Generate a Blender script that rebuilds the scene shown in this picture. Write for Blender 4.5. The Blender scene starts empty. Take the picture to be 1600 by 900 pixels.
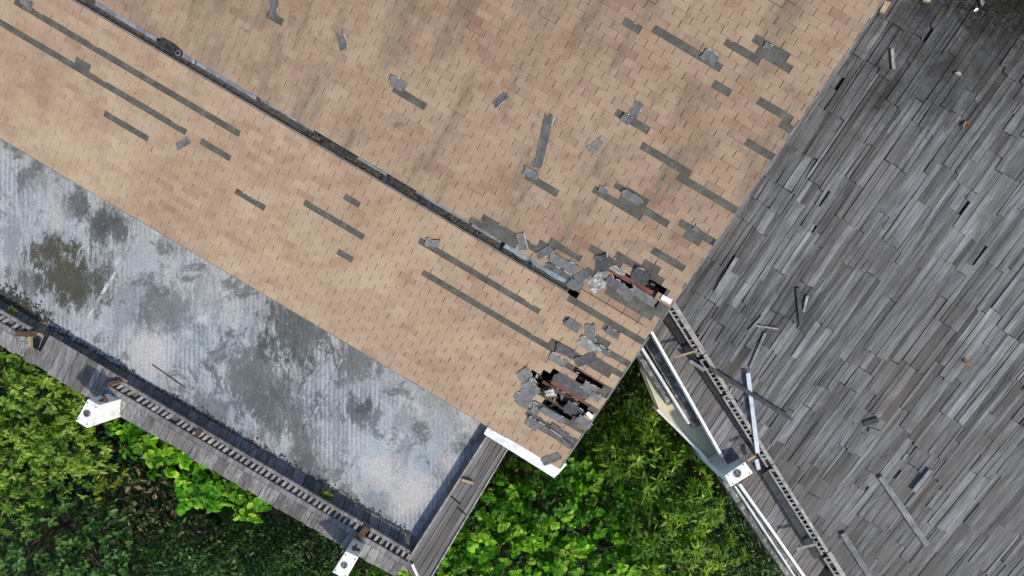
import bpy, math, random
import numpy as np
from mathutils import Vector, Matrix
R = math.radians
random.seed(7); rng = np.random.default_rng(7)
S = bpy.context.scene
C = S.collection
# ------------------------------------------------------------------ camera
H = 20.4            # drone height above the garden ground
F = 1067.0          # focal length in 1600-wide photo pixels
cam = bpy.data.cameras.new('camera'); co = bpy.data.objects.new('camera', cam); C.objects.link(co)
co.location = (0, 0, H); co.rotation_euler = (0, 0, 0)
cam.sensor_width = 36; cam.lens = 36*F/1600; cam.clip_end = 2000; cam.clip_start = 0.1
S.camera = co
# ------------------------------------------------------------------ light
SUN_EL = R(44); SDX, SDY = 0.62, -0.78
w = bpy.data.worlds.new('World'); S.world = w; w.use_nodes = True
nt = w.node_tree; bg = nt.nodes['Background']; sky = nt.nodes.new('ShaderNodeTexSky')
sky.sky_type = 'NISHITA'; sky.sun_disc = False; sky.sun_elevation = SUN_EL; sky.sun_rotation = math.atan2(SDX, SDY)
nt.links.new(sky.outputs[0], bg.inputs[0]); bg.inputs[1].default_value = 0.15
sl = bpy.data.lights.new('sun', 'SUN'); sl.energy = 2.9; sl.angle = R(2.0); sl.color = (1, 0.93, 0.83)
so = bpy.data.objects.new('sun', sl); C.objects.link(so)
sd = Vector((SDX*math.cos(SUN_EL), SDY*math.cos(SUN_EL), math.sin(SUN_EL)))
so.rotation_euler = sd.to_track_quat('Z', 'Y').to_euler(); so.location = sd*40
S.view_settings.view_transform = 'Standard'; S.view_settings.look = 'None'
S.view_settings.exposure = 0.36; S.view_settings.gamma = 1
# ------------------------------------------------------------------ mapping helpers
A = R(30.6); SA, CA = math.sin(A), math.cos(A)
U3 = Vector((CA, -SA, 0)); V3 = Vector((SA, CA, 0))
def up(px, py, z):
    D = H-z
    return Vector(((px-800)/F*D, (450-py)/F*D, z))
class Plane:                      # z = z0 + t (V - V0), V measured up the roofs
    def __init__(s, z0, t, V0): s.z0, s.t, s.V0 = z0, t, V0
    def z(s, V): return s.z0 + s.t*(V-s.V0)
    def px(s, px, py, dz=0):
        q = ((px-800)*SA+(450-py)*CA)/F
        D = (H-s.z0-dz+s.t*s.V0)/(1+s.t*q)
        return up(px, py, H-D)
    def uv(s, px, py):
        p = s.px(px, py); return p.dot(U3), p.dot(V3)
    def at(s, U, V, dz=0):
        p = U3*U+V3*V; p.z = s.z(V)+dz; return p
def topx(p):
    D = H-p.z
    return 800+F*p.x/D, 450-F*p.y/D
def inpoly(x, y, poly):
    c = False; n = len(poly); j = n-1
    for i in range(n):
        xi, yi = poly[i]; xj, yj = poly[j]
        if (yi > y) != (yj > y) and x < (xj-xi)*(y-yi)/(yj-yi)+xi: c = not c
        j = i
    return c
def tag(o, label=None, cat=None, group=None, kind=None):
    if label: o['label'] = label
    if cat: o['category'] = cat
    if group: o['group'] = group
    if kind: o['kind'] = kind
    return o
def empty(name, loc=(0, 0, 0)):
    o = bpy.data.objects.new(name, None); C.objects.link(o); o.location = loc; o.empty_display_size = .3
    return o
def link(name, me, parent=None):
    o = bpy.data.objects.new(name, me); C.objects.link(o)
    if parent:
        o.parent = parent
        q = parent; off = Vector((0, 0, 0))
        while q: off += Vector(q.location); q = q.parent
        o.location = -off
    return o
class MB:
    def __init__(s): s.v = []; s.f = []; s.t = []
    def face(s, pts, tint=.5):
        n = len(s.v); s.v += [tuple(p) for p in pts]; s.f.append(tuple(range(n, n+len(pts)))); s.t.append(tint)
    def prism(s, bot, top, tint=.5):
        n = len(s.v); k = len(bot); s.v += [tuple(p) for p in bot]+[tuple(p) for p in top]
        fs = [tuple(range(n+k, n+2*k)), tuple(reversed(range(n, n+k)))]
        for i in range(k): j = (i+1) % k; fs.append((n+i, n+j, n+k+j, n+k+i))
        s.f += fs; s.t += [tint]*len(fs)
    def slab(s, top, th, tint=.5):           # polygon seen from above (any winding), given thickness
        top = [Vector(p) for p in top]
        a = sum(top[i].x*top[(i+1) % len(top)].y-top[(i+1) % len(top)].x*top[i].y for i in range(len(top)))
        if a < 0: top.reverse()
        s.prism([p-Vector((0, 0, th)) for p in top], top, tint)
    def bar(s, a, b, w, h, tint=.5, up_=Vector((0, 0, 1))):   # rectangular bar from a to b, top face at a/b
        a, b = Vector(a), Vector(b); d = (b-a).normalized(); r = d.cross(up_).normalized()*w/2; n = r.cross(d).normalized()*h
        if n.z < 0: n = -n
        s.prism([a-r-n, b-r-n, b+r-n, a+r-n], [a-r, b-r, b+r, a+r], tint)
    def tube(s, pts, rad, n=7, tint=.5):
        rings = []
        for i, p in enumerate(pts):
            p = Vector(p); d = (Vector(pts[min(i+1, len(pts)-1)])-Vector(pts[max(i-1, 0)])).normalized()
            x = d.orthogonal().normalized(); y = d.cross(x); st = len(s.v)
            s.v += [tuple(p+(x*math.cos(2*math.pi*k/n)+y*math.sin(2*math.pi*k/n))*rad[i]) for k in range(n)]; rings.append(st)
        for a, b in zip(rings, rings[1:]):
            for k in range(n): s.f.append((a+k, a+(k+1) % n, b+(k+1) % n, b+k)); s.t.append(tint)
        s.f.append(tuple(rings[-1]+k for k in range(n))); s.t.append(tint)
        s.f.append(tuple(rings[0]+n-1-k for k in range(n))); s.t.append(tint)
    def mesh(s, name, mat):
        me = bpy.data.meshes.new(name); me.from_pydata(s.v, [], s.f)
        me.attributes.new('tint', 'FLOAT', 'FACE').data.foreach_set('value', s.t)
        me.materials.append(mat); return me
    def build(s, name, mat, parent=None): return link(name, s.mesh(name, mat), parent)
# ------------------------------------------------------------------ materials
class NT:
    def __init__(s, name, rough=.85, spec=.3):
        s.m = bpy.data.materials.new(name); s.m.use_nodes = True; s.t = s.m.node_tree; s.b = s.t.nodes['Principled BSDF']
        s.b.inputs['Roughness'].default_value = rough; s.b.inputs['Specular IOR Level'].default_value = spec
        s.pos = s.t.nodes.new('ShaderNodeNewGeometry').outputs['Position']
    def n(s, ty, **k):
        o = s.t.nodes.new(ty)
        for a, b in k.items(): setattr(o, a, b)
        return o
    def L(s, a, b): s.t.links.new(a, b)
    def attr(s, nm='tint'): return s.n('ShaderNodeAttribute', attribute_name=nm).outputs['Fac']
    def mapping(s, rotz=0, scale=(1, 1, 1), loc=(0, 0, 0), src=None):
        m = s.n('ShaderNodeMapping'); m.vector_type = 'POINT'
        m.inputs['Rotation'].default_value = (0, 0, rotz); m.inputs['Scale'].default_value = scale; m.inputs['Location'].default_value = loc
        s.L(src or s.pos, m.inputs['Vector']); return m.outputs[0]
    def noise(s, scale, detail=4, vec=None, rough=.6, dist=0):
        o = s.n('ShaderNodeTexNoise'); o.inputs['Scale'].default_value = scale; o.inputs['Detail'].default_value = detail
        o.inputs['Roughness'].default_value = rough; o.inputs['Distortion'].default_value = dist
        s.L(vec or s.pos, o.inputs['Vector']); return o.outputs['Fac']
    def ramp(s, fac, stops, interp='LINEAR'):
        r = s.n('ShaderNodeValToRGB'); e = r.color_ramp.elements; r.color_ramp.interpolation = interp
        while len(e) < len(stops): e.new(.5)
        for el, (p, c) in zip(e, stops):
            el.position = p; el.color = (c, c, c, 1) if isinstance(c, (int, float)) else (*c, 1)
        s.L(fac, r.inputs[0]); return r.outputs[0]
    def mix(s, a, b, fac, mode='MIX'):
        m = s.n('ShaderNodeMix', data_type='RGBA', blend_type=mode)
        for sock, x in ((m.inputs[0], fac), (m.inputs[6], a), (m.inputs[7], b)):
            if isinstance(x, (int, float)): sock.default_value = x if sock.type == 'VALUE' else (x, x, x, 1)
            elif isinstance(x, tuple): sock.default_value = (*x, 1)
            else: s.L(x, sock)
        return m.outputs[2]
    def math(s, op, a, b=0.0, clamp=False):
        m = s.n('ShaderNodeMath', operation=op, use_clamp=clamp)
        for i, x in enumerate((a, b)):
            if isinstance(x, (int, float)): m.inputs[i].default_value = x
            else: s.L(x, m.inputs[i])
        return m.outputs[0]
    def blob(s, p, r, gain=.25, nscale=2.6, edge=.06, rot=None):      # a gritty patch thickening towards a point
        d = s.n('ShaderNodeVectorMath', operation='DISTANCE'); s.L(s.pos, d.inputs[0]); d.inputs[1].default_value = tuple(p)
        fld = s.math('MAXIMUM', s.math('SUBTRACT', 1.0, s.math('DIVIDE', d.outputs['Value'], r*1.35)), -1.2)
        if not hasattr(s, 'grit'): s.grit = {}
        if nscale not in s.grit: s.grit[nscale] = s.noise(nscale, 15, s.mapping(0, (1, 1, 1), (p[0]*3, 1, 4)) if nscale != 2.6 else s.mapping(A, (1.5, .7, 1)), .86, .35)
        k = s.math('ADD', s.grit[nscale], s.math('MULTIPLY', fld, gain))
        return s.math('DIVIDE', s.math('SUBTRACT', k, .60), edge, clamp=True)
    def done(s, col, bump=None, dist=.01, strength=.4):
        if isinstance(col, tuple): s.b.inputs['Base Color'].default_value = (*col, 1)
        else: s.L(col, s.b.inputs['Base Color'])
        if bump is not None:
            b = s.n('ShaderNodeBump'); b.inputs['Strength'].default_value = strength; b.inputs['Distance'].default_value = dist
            s.L(bump, b.inputs['Height']); s.L(b.outputs[0], s.b.inputs['Normal'])
        return s.m
def rotated(n, sx, sy, sz=1.):       # coordinates along / up the roofs
    return n.mapping(A, (1, 1, 1)), n.mapping(0, (sx, sy, sz), src=n.mapping(A, (1, 1, 1)))
M = {}
def shingle_mat(name, dirt):
    n = NT(name, .95, .15)
    c = n.ramp(n.attr(), [(0, (.31, .20, .148)), (.3, (.37, .263, .186)), (.55, (.405, .299, .205)), (.8, (.425, .325, .218)), (1, (.37, .292, .192))])
    c = n.mix(c, n.ramp(n.noise(55, 5), [(.3, .72), (.7, 1.16)]), .8, 'MULTIPLY')
    c = n.mix(c, n.ramp(n.noise(.55, 4), [(.3, (.86, .80, .76)), (.65, (1.05, 1.04, 1.02))]), .8, 'MULTIPLY')
    c = n.mix(c, n.ramp(n.noise(3.2, 4, n.mapping(A, (.6, 1, 1)), .6), [(.36, (.87, .79, .75)), (.5, (1, 1, 1)), (.66, (1.06, 1.07, 1.04))]), .75, 'MULTIPLY')
    _, st = rotated(n, 1.3, .28)
    c = n.mix(c, (.17, .135, .095), n.math('MULTIPLY', n.ramp(n.noise(1.5, 7, st, .65), [(.50, 0), (.74, 1)]), dirt))
    if dirt > .5: c = n.mix(c, (.875, .868, .865), 1., 'MULTIPLY')  # upper slope darkened: less sun than the steeper one, put into colour
    c = n.mix(c, (.12, .105, .08), n.math('MULTIPLY', n.ramp(n.noise(2.3, 6), [(.62, 0), (.75, 1)]), dirt*.9))
    return n.done(c, n.noise(140, 3), .004, .5)
M['shingle_low'] = shingle_mat('tan shingle low', .30)
M['shingle_up'] = shingle_mat('tan shingle high', .95)
n = NT('torn course', .95, .15)
c = n.ramp(n.noise(5, 6), [(.3, (.07, .066, .054)), (.5, (.10, .096, .08)), (.7, (.135, .132, .11))])
M['underlay'] = n.done(n.mix(c, n.ramp(n.noise(70, 3), [(.3, .6), (.7, 1.3)]), .8, 'MULTIPLY'), n.noise(120, 3), .004, .5)
n = NT('shingle back', .8, .3)
c = n.ramp(n.attr(), [(0, (.045, .047, .05)), (.4, (.115, .117, .113)), (.65, (.165, .163, .16)), (.85, (.19, .195, .17)), (.93, (.25, .25, .215)), (1, (.52, .50, .46))])
c = n.mix(c, n.ramp(n.noise(9, 6), [(.3, .6), (.7, 1.25)]), .9, 'MULTIPLY')
M['torn'] = n.done(c, n.noise(60, 4), .006, .5)
def flat(name, col, rough=.7, var=.5, sc=6, spec=.3, metal=0):
    n = NT(name, rough, spec); n.b.inputs['Metallic'].default_value = metal
    c = n.mix(col, n.ramp(n.noise(sc, 6), [(.3, 1-var), (.7, 1+var*.3)]), 1, 'MULTIPLY')
    c = n.mix(c, n.ramp(n.attr(), [(0, .72), (1, 1.28)]), .9, 'MULTIPLY')
    return n.done(c, n.noise(sc*8, 4), .004, .3)
n = NT('white paint', .6, .3)
c = n.mix((.80, .80, .775), (.30, .27, .22), n.math('MULTIPLY', n.ramp(n.noise(4.5, 10, None, .75), [(.5, 0), (.68, 1)]), .7))
c = n.mix(c, (.22, .17, .12), n.math('MULTIPLY', n.ramp(n.noise(16, 8, None, .7), [(.62, 0), (.70, 1)]), .5))
M['white'] = n.done(c, n.noise(30, 5), .004, .3)
M['pale_blue'] = flat('pale blue metal', (.20, .235, .26), .45, .35, 9, .4)
M['dark_metal'] = flat('dark cap', (.045, .047, .045), .8, .9, 14)
M['trough'] = flat('gutter dirt', (.105, .097, .08), .95, .7, 14)
M['black'] = flat('attic dark', (.015, .014, .014), .95, .3, 4)  # near black, stands for the unlit depth behind openings
M['sheath'] = flat('old sheathing', (.035, .034, .033), .95, .5, 6)
M['red_steel'] = flat('red oxide steel', (.20, .075, .06), .6, .5, 12)
M['wall'] = flat('house wall', (.35, .34, .31), .9, .4, 2)
M['old_wood'] = flat('old roof timber', (.16, .10, .065), .9, .5, 9)
M['rust'] = flat('rust', (.11, .06, .035), .9, .5, 20)
n = NT('olive render', .9, .2)
c = n.ramp(n.noise(1.2, 7), [(.3, (.46, .45, .29)), (.5, (.62, .58, .38)), (.7, (.72, .67, .46))])
M['olive'] = n.done(c, n.noise(20, 5), .005, .3)
n = NT('mossy ledge', .75, .35)
_, st = rotated(n, 1, 1)
c = n.ramp(n.noise(5.5, 8, None, .75, .8), [(.36, (.03, .03, .025)), (.48, (.12, .115, .10)), (.57, (.26, .26, .24)), (.68, (.55, .55, .53))])  # palest stop paints wet glints into the mottling
M['mottled'] = n.done(c, n.noise(9, 6), .02, .6)
def shake_mat(name, cols, dark_spots=True, dark=1.):
    n = NT(name, .8, .25)
    _, g = rotated(n, 26, 1.1, 8); _, g2 = rotated(n, 11, .45, 2)
    c = n.ramp(n.attr(), [(0, cols[0]), (.35, cols[1]), (.7, cols[2]), (1, cols[3])])
    c = n.mix(c, n.ramp(n.noise(1, 8, g, .7), [(.28, .36), (.5, .95), (.72, 1.7)]), .9, 'MULTIPLY')
    c = n.mix(c, n.ramp(n.noise(1, 6, g2, .65), [(.32, .5), (.64, 1.4)]), .85, 'MULTIPLY')
    c = n.mix(c, (.055, .05, .042), n.ramp(n.noise(.9, 8, None, .65), [(.54, 0), (.72, .62)]))
    c = n.mix(c, (.22, .235, .25), n.ramp(n.noise(1.3, 8, n.mapping(0, (1, 1, 1), (7, 3, 1)), .7), [(.55, 0), (.75, .45)]))
    c = n.mix(c, (.10, .088, .07), n.ramp(n.noise(.45, 5, n.mapping(0, (1, 1, 1), (2, 2, 5))), [(.45, 0), (.68, .55)]))
    if dark_spots:  # softly darker round the listed roof points
        for (x, y, r, s) in ((1570, 20, 2.0, .96), (1450, 10, .8, .75), (1330, 150, .7, .55), (1430, 130, .9, .5), (1080, 430, .8, .55), (1200, 250, .8, .5), (1240, 480, .6, .6), (1160, 520, .7, .45)):
            c = n.mix(c, (.014, .013, .010), n.math('MULTIPLY', n.blob(GRAY.px(x, y), r*1.2, .45, 1.8, .4), s))
    return n.done(c, n.noise(1, 6, g, .7), .012, .7)
# roof planes
LOW = Plane(8.0, .35, .535); UPP = Plane(8.10, .25, .535); GRAY = Plane(7.25, .22, .5); STRIP = Plane(7.05, .24, .5)
GC = [(.078, .075, .070), (.128, .127, .124), (.160, .161, .161), (.21, .209, .206)]
M['shake'] = shake_mat('grey wood shake', GC)
M['board'] = shake_mat('weathered board', [(.10, .092, .088), (.165, .155, .15), (.21, .2, .195), (.26, .25, .24)], False)
M['inner_tile'] = shake_mat('shaded board', [(.075, .073, .07), (.11, .108, .105), (.15, .148, .145), (.2, .198, .195)], False)  # board greys darkened for the shaded inner slope
M['batten'] = flat('bare batten', (.33, .31, .28), .85, .6, 10)
M['pine'] = flat('raw timber', (.42, .31, .19), .8, .5, 12)
M['grey_plank'] = flat('grey plank', (.21, .21, .205), .85, .5, 7)
M['dark_plank'] = flat('dark plank', (.065, .07, .07), .85, .5, 7)
M['blue_plank'] = flat('bluish white plank', (.50, .55, .60), .6, .35, 7)
M['old_leaf'] = flat('old leaf', (.26, .19, .11), .9, .7, 5)
M['brown_leaf'] = flat('dry leaf', (.30, .15, .07), .9, .6, 14)
M['mortar'] = flat('pale mortar', (.42, .43, .43), .9, .5, 9)
M['litter'] = flat('rotting litter', (.028, .025, .018), 1, .6, 20, .05)
M['bark'] = flat('bark', (.09, .07, .05), .95, .6, 8)
n = NT('garden soil', 1, .1)
c = n.ramp(n.noise(1.7, 8, None, .7), [(.35, (.006, .007, .004)), (.58, (.016, .016, .009)), (.75, (.05, .04, .024))])  # soil blackened so gaps between the crowns read as shade
M['soil'] = n.done(c, n.noise(6, 6), .06, .8)
def leaf_mat(name, cols, rough=.42, trans=.45):
    n = NT(name, rough+.08, .28)
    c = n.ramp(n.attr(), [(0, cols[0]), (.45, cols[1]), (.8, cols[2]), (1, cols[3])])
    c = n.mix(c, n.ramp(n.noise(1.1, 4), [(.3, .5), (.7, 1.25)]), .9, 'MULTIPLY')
    n.L(c, n.b.inputs['Base Color'])
    tr = n.n('ShaderNodeBsdfTranslucent'); n.L(n.mix(c, (1.25, 1.2, .45), 1., 'MULTIPLY'), tr.inputs[0])
    mx = n.n('ShaderNodeMixShader'); mx.inputs[0].default_value = trans
    n.L(n.b.outputs[0], mx.inputs[1]); n.L(tr.outputs[0], mx.inputs[2])
    n.L(mx.outputs[0], n.t.nodes['Material Output'].inputs[0]); return n.m
M['leaf_bright'] = leaf_mat('bright leaf', [(.022, .085, .003), (.060, .23, .005), (.15, .42, .009), (.40, .66, .05)])
M['leaf_fine'] = leaf_mat('fine leaf', [(.035, .095, .010), (.10, .21, .014), (.19, .34, .022), (.36, .48, .08)])
M['leaf_dark'] = leaf_mat('dark leaf', [(.010, .036, .005), (.022, .075, .009), (.04, .125, .014), (.13, .23, .05)], .35, .3)  # shade put into the greens of plants between the walls
M['leaf_narrow'] = leaf_mat('narrow leaf', [(.020, .075, .004), (.075, .19, .007), (.17, .33, .012), (.40, .54, .05)])
M['leaf_yellow'] = leaf_mat('yellow leaf', [(.10, .17, .01), (.25, .33, .02), (.4, .48, .03), (.5, .5, .06)])
# concrete terrace deck
def concrete_mat():
    SZ = 6.05
    n = NT('weathered concrete', .95, .08)
    c = n.ramp(n.noise(.55, 5, None, .6), [(.3, (.29, .32, .325)), (.5, (.38, .40, .40)), (.7, (.46, .47, .46))])
    c = n.mix(c, (.27, .32, .36), n.ramp(n.noise(.8, 5, n.mapping(0, (1, 1, 1), (4, 4, 8))), [(.48, 0), (.66, .42)]))
    # fine trowel ribs
    wv = n.n('ShaderNodeTexWave', bands_direction='X', wave_profile='SIN'); wv.inputs['Scale'].default_value = 3.3
    wv.inputs['Distortion'].default_value = 1.2; wv.inputs['Detail'].default_value = 3; wv.inputs['Detail Scale'].default_value = 1.5
    n.L(n.mapping(R(1.5), (1, .35, 1)), wv.inputs['Vector'])
    msk = n.ramp(n.noise(.5, 3, n.mapping(0, (1, 1, 1), (3, 9, 0))), [(.42, .1), (.58, .75)])
    c = n.mix(c, n.ramp(wv.outputs['Fac'], [(0, .62), (1, 1.16)]), msk, 'MULTIPLY')
    c = n.mix(c, (.19, .20, .20), n.math('MULTIPLY', n.ramp(n.noise(2.2, 14, n.mapping(A, (1, .4, 1), (9, 4, 1)), .8, .6), [(.5, 0), (.56, 1)]), .6))
    c = n.mix(c, (.115, .12, .115), n.ramp(n.noise(1.5, 10, None, .72, .5), [(.54, 0), (.60, .75)]))
    c = n.mix(c, (.10, .105, .10), n.ramp(n.noise(7, 10, n.mapping(0, (1, 1, 1), (2, 8, 3)), .8), [(.60, 0), (.66, .7)]))
    c = n.mix(c, (.52, .51, .48), n.ramp(n.noise(2.4, 9, n.mapping(0, (1, 1, 1), (5, 1, 2)), .75), [(.56, 0), (.64, .7)]))
    for (x, y, r, col, s) in ((100, 430, .75, (.07, .068, .048), .95), (75, 395, .5, (.075, .07, .05), .9), (135, 450, .65, (.075, .075, .055), .9), (165, 355, .6, (.07, .075, .075), .85), (120, 320, .4, (.08, .085, .085), .8), (50, 440, .4, (.08, .08, .07), .7),
                            (250, 480, .7, (.12, .125, .12), .7), (400, 590, 1.1, (.085, .095, .095), .75), (460, 520, .9, (.07, .075, .07), .8), (440, 640, .9, (.10, .105, .10), .7), (560, 560, .6, (.09, .095, .09), .7), (560, 640, .4, (.06, .065, .07), .75),
                            (470, 700, .6, (.11, .11, .09), .7), (330, 640, .6, (.12, .13, .135), .7), (480, 740, .5, (.09, .10, .10), .7), (590, 790, .5, (.16, .18, .19), .6)):
        c = n.mix(c, col, n.math('MULTIPLY', n.blob(up(x, y, SZ), r*1.1), s))
    for (x, y, r, s) in ((640, 770, .55, .75), (600, 740, .4, .7), (735, 665, .22, .6), (700, 725, .3, .6), (230, 550, .55, .7), (90, 340, .35, .6)):
        c = n.mix(c, (.50, .475, .43), n.math('MULTIPLY', n.blob(up(x, y, SZ), r*1.1, .42, 1.9, .2), s))
    c = n.mix(c, (.55, .56, .55), n.ramp(n.noise(11, 8, None, .8), [(.60, 0), (.66, .6)]))
    c = n.mix(c, n.ramp(n.noise(26, 6), [(.3, .72), (.7, 1.15)]), .9, 'MULTIPLY')
    return n.done(c, n.noise(14, 7), .01, .4)
M['concrete'] = concrete_mat()

# ================================================================== GROUND
g = MB(); N = 60; xs = np.linspace(-45, 45, N)
zz = lambda x, y: -.5+.25*math.sin(x*1.1)*math.cos(y*.9)+.12*math.sin(x*3.1+y*2.3)
for i in range(N-1):
    for j in range(N-1):
        g.face([(xs[i], xs[j], zz(xs[i], xs[j])), (xs[i+1], xs[j], zz(xs[i+1], xs[j])), (xs[i+1], xs[j+1], zz(xs[i+1], xs[j+1])), (xs[i], xs[j+1], zz(xs[i], xs[j+1]))])
tag(g.build('ground', M['soil']), kind='structure')
g = MB(); g.face([(-900, -900, -1.2), (900, -900, -1.2), (900, 900, -1.2), (-900, 900, -1.2)])
tag(g.build('terrain', M['soil']), kind='structure')

# ================================================================== TAN HOUSE
house = empty('tan_house', UPP.px(760, 300)*1); house.location.z = 0
tag(house, 'house roofed in tan asphalt shingles with torn grey strips and two storm holes', 'house')
EDGE = {}
def edge_fn(pl, p0, p1):
    (u0, v0), (u1, v1) = pl.uv(*p0), pl.uv(*p1)
    k = (u1-u0)/(v1-v0); return lambda V: u0+k*(V-v0)
edge_up = edge_fn(UPP, (1380, 0), (1054, 470)); edge_low = edge_fn(LOW, (1040, 486), (872, 735))
U0 = LOW.uv(890, 452)[0]               # where the open gutter ends
HOLES_UP = [[(952, 408), (985, 424), (1018, 438), (1042, 462), (1030, 474), (985, 460), (946, 430)]]
HOLES_LOW = [[(836, 588), (872, 578), (885, 600), (922, 625), (916, 646), (888, 652), (842, 632)], [(842, 716), (868, 722), (862, 734), (840, 728)],
             [(898, 575), (930, 590), (940, 606), (915, 604)]]
UP_ST = [(1022, 48, 1122, 104), (979, 35, 1005, 50), (1130, 64, 1178, 94), (1172, 75, 1220, 103), (1190, 68, 1216, 84), (1106, 123, 1130, 142), (1194, 163, 1222, 180), (1172, 225, 1208, 245), (1226, 196, 1242, 205),
         (972, 184, 1016, 216), (998, 222, 1090, 275), (1070, 278, 1152, 326), (932, 298, 1000, 338), (968, 297, 1038, 350), (966, 294, 1010, 322), (1056, 350, 1112, 384), (1062, 364, 1085, 381),
         (815, 268, 858, 296), (606, 131, 652, 160), (426, 26, 450, 40), (868, 378, 914, 406), (1012, 390, 1058, 416), (962, 400, 1000, 423), (742, 345, 800, 379), (752, 340, 835, 390), (924, 386, 960, 407), (1000, 410, 1024, 424), (1018, 428, 1030, 437), (846, 408, 905, 442), (905, 418, 945, 440),
         (842, 385, 855, 392), (935, 455, 1010, 496), (950, 448, 1030, 480), (1010, 470, 1040, 486)]
LOW_ST = [(20, 0, 382, 211), (0, 34, 255, 185), (118, 91, 140, 104), (174, 184, 240, 222), (277, 199, 300, 211), (321, 225, 365, 249), (369, 300, 412, 325), (473, 315, 560, 364), (534, 304, 557, 317), (519, 388, 542, 401),
          (665, 380, 833, 484), (666, 430, 866, 548), (878, 460, 1008, 535), (880, 502, 912, 518), (946, 512, 970, 528), (922, 515, 940, 528), (905, 530, 985, 575), (870, 541, 950, 588), (930, 560, 960, 580), (950, 575, 985, 596), (870, 560, 925, 585), (905, 590, 950, 618), (930, 608, 950, 622),
          (826, 658, 900, 702), (820, 648, 870, 676), (870, 672, 905, 690), (808, 615, 845, 640), (845, 632, 905, 668), (880, 640, 925, 668), (900, 625, 935, 646), (806, 625, 830, 640), (820, 578, 840, 590), (905, 655, 920, 668), (925, 590, 955, 605), (845, 580, 875, 598), (862, 590, 900, 612)]
scraps = []
def tabs_for(pl, e, w, Vs, Ve, edge, strips, holes, ustart, keep):
    rows = int((Ve-Vs)/e+1e-6); miss = [dict() for _ in range(rows+1)]
    for (x0, y0, x1, y1) in strips:
        (ua, va), (ub, vb) = pl.uv(x0, y0), pl.uv(x1, y1)
        r = int(((va+vb)/2-Vs)/e)
        if 0 <= r <= rows: miss[r].setdefault('l', []).append((ua-.03, ub+.03))
    out, deck = [], []
    for r in range(rows):
        V0 = Vs+r*e; ue = edge(V0+e/2)+random.uniform(-.014, .010)
        off = (r % 2)*w/2+.02*math.sin(r*1.7)
        k = math.floor((ustart-off)/w)
        while True:
            a = k*w+off; b = a+w; k += 1
            if a > ue-.02: break
            p = pl.at((a+b)/2, V0+e/2); x, y = topx(p)
            if x < -170 or y < -170 or x > 1770: continue
            b2 = min(b, ue)
            if ue-b2 < .07 and b2 < ue: b2 = ue
            if not keep(a, b2, V0): continue
            hole = any(inpoly(x, y, h) for h in holes)
            if not hole: deck.append((a, b2, V0, V0+e))
            if hole: continue
            if any(l <= (a+b2)/2 <= h for (l, h) in miss[r].get('l', [])):
                if random.random() < .14: scraps.append((pl, a, b2, V0, e))
                continue
            out.append((a, b2, V0, (x-800)**2+(y-450)**2, p.z, x, y))
            if b2 >= ue: break
    return out, deck
WT = .322
low_tabs, low_deck = tabs_for(LOW, .121, WT, -2.594, .70, edge_low, LOW_ST, HOLES_LOW, -14, lambda a, b, V: V < .34 or a > U0-.1)
up_tabs, up_deck = tabs_for(UPP, .126, WT, .6284, 11.0, edge_up, UP_ST, HOLES_UP, -12, lambda a, b, V: True)
def deck_mesh(pl, cells, name, dz=-.004):
    m = MB()
    for (a, b, c, d) in cells:
        q = [pl.at(a, c, dz), pl.at(b, c, dz), pl.at(b, d, dz), pl.at(a, d, dz)]
        m.prism([p-Vector((0, 0, .03)) for p in q], q)
    return m.build(name, M['underlay'], house)
deck_mesh(LOW, low_deck, 'lower_roof_deck'); deck_mesh(UPP, up_deck, 'upper_roof_deck')
def tab_into(m, pl, a, b, V0, e, tint, lift, org=None):
    g1, g2 = .003+random.random()*.003, .003+random.random()*.004
    j = lambda: random.uniform(-.003, .003)
    gr = .002 if pl is UPP else -.003
    a += g1; b -= g2; f0, f1 = V0+gr+j(), V0+gr+j()
    P = [pl.at(a, f0, .011+lift+j()*.5), pl.at(b, f1, .011+lift+j()*.5), pl.at(b+j(), V0+e+.003, .0035), pl.at(a+j(), V0+e+.003, .0035)]
    Q = [pl.at(a, f0, lift-.001), pl.at(b, f1, lift-.001), pl.at(b, V0+e, -.003), pl.at(a, V0+e, -.003)]
    if org is not None: P = [p-org for p in P]; Q = [p-org for p in Q]
    m.prism(Q, P, tint)
def tint_of(a, V):
    h = math.sin(math.floor(a*3.1/3)*12.9+V*78.2)*43758.5; h -= math.floor(h)   # neighbours in one strip share a tone
    t = .54+.16*math.sin(a*.9+V*1.3)*math.sin(a*.37-V*2.1)+random.gauss(0, .11)+(h-.5)*.22
    return min(1, max(0, t))
allt = [(d/((H-z)**-2+1e-9) if False else d, pl, e, t) for pl, e, ts in ((LOW, .121, low_tabs), (UPP, .126, up_tabs)) for t in ts for d in [((H-t[4])**2+0*t[3])] if True]
# the 300 that show largest = nearest to the camera and inside the picture
inside = [x for x in allt if 15 < x[3][5] < 1585 and 12 < x[3][6] < 888]
inside.sort(key=lambda x: (x[3][3]/F/F*(H-x[3][4])**2)+(H-x[3][4])**2)
near = set(id(x) for x in inside[:300])
cache = {}
stuff = {id(LOW): MB(), id(UPP): MB()}
for x in allt:
    _, pl, e, (a, b, V0, _, _, _, _) = x
    lift = 0 if random.random() > .045 else random.uniform(.008, .026)
    if id(x) in near:
        full = abs((b-a)-WT) < .01
        key = (id(pl), random.randrange(16)) if full else None
        if full and key in cache: me = cache[key]
        else:
            m = MB(); tab_into(m, pl, a, b, V0, e, tint_of(a, V0), lift, pl.at(a, V0))
            me = m.mesh('shingle', M['shingle_low'] if pl is LOW else M['shingle_up'])
            if full: cache[key] = me
        o = bpy.data.objects.new('shingle', me); C.objects.link(o); o.parent = house; o.location = pl.at(a, V0)-Vector(house.location)
    else:
        tab_into(stuff[id(pl)], pl, a, b, V0, e, tint_of(a, V0), lift)
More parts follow.
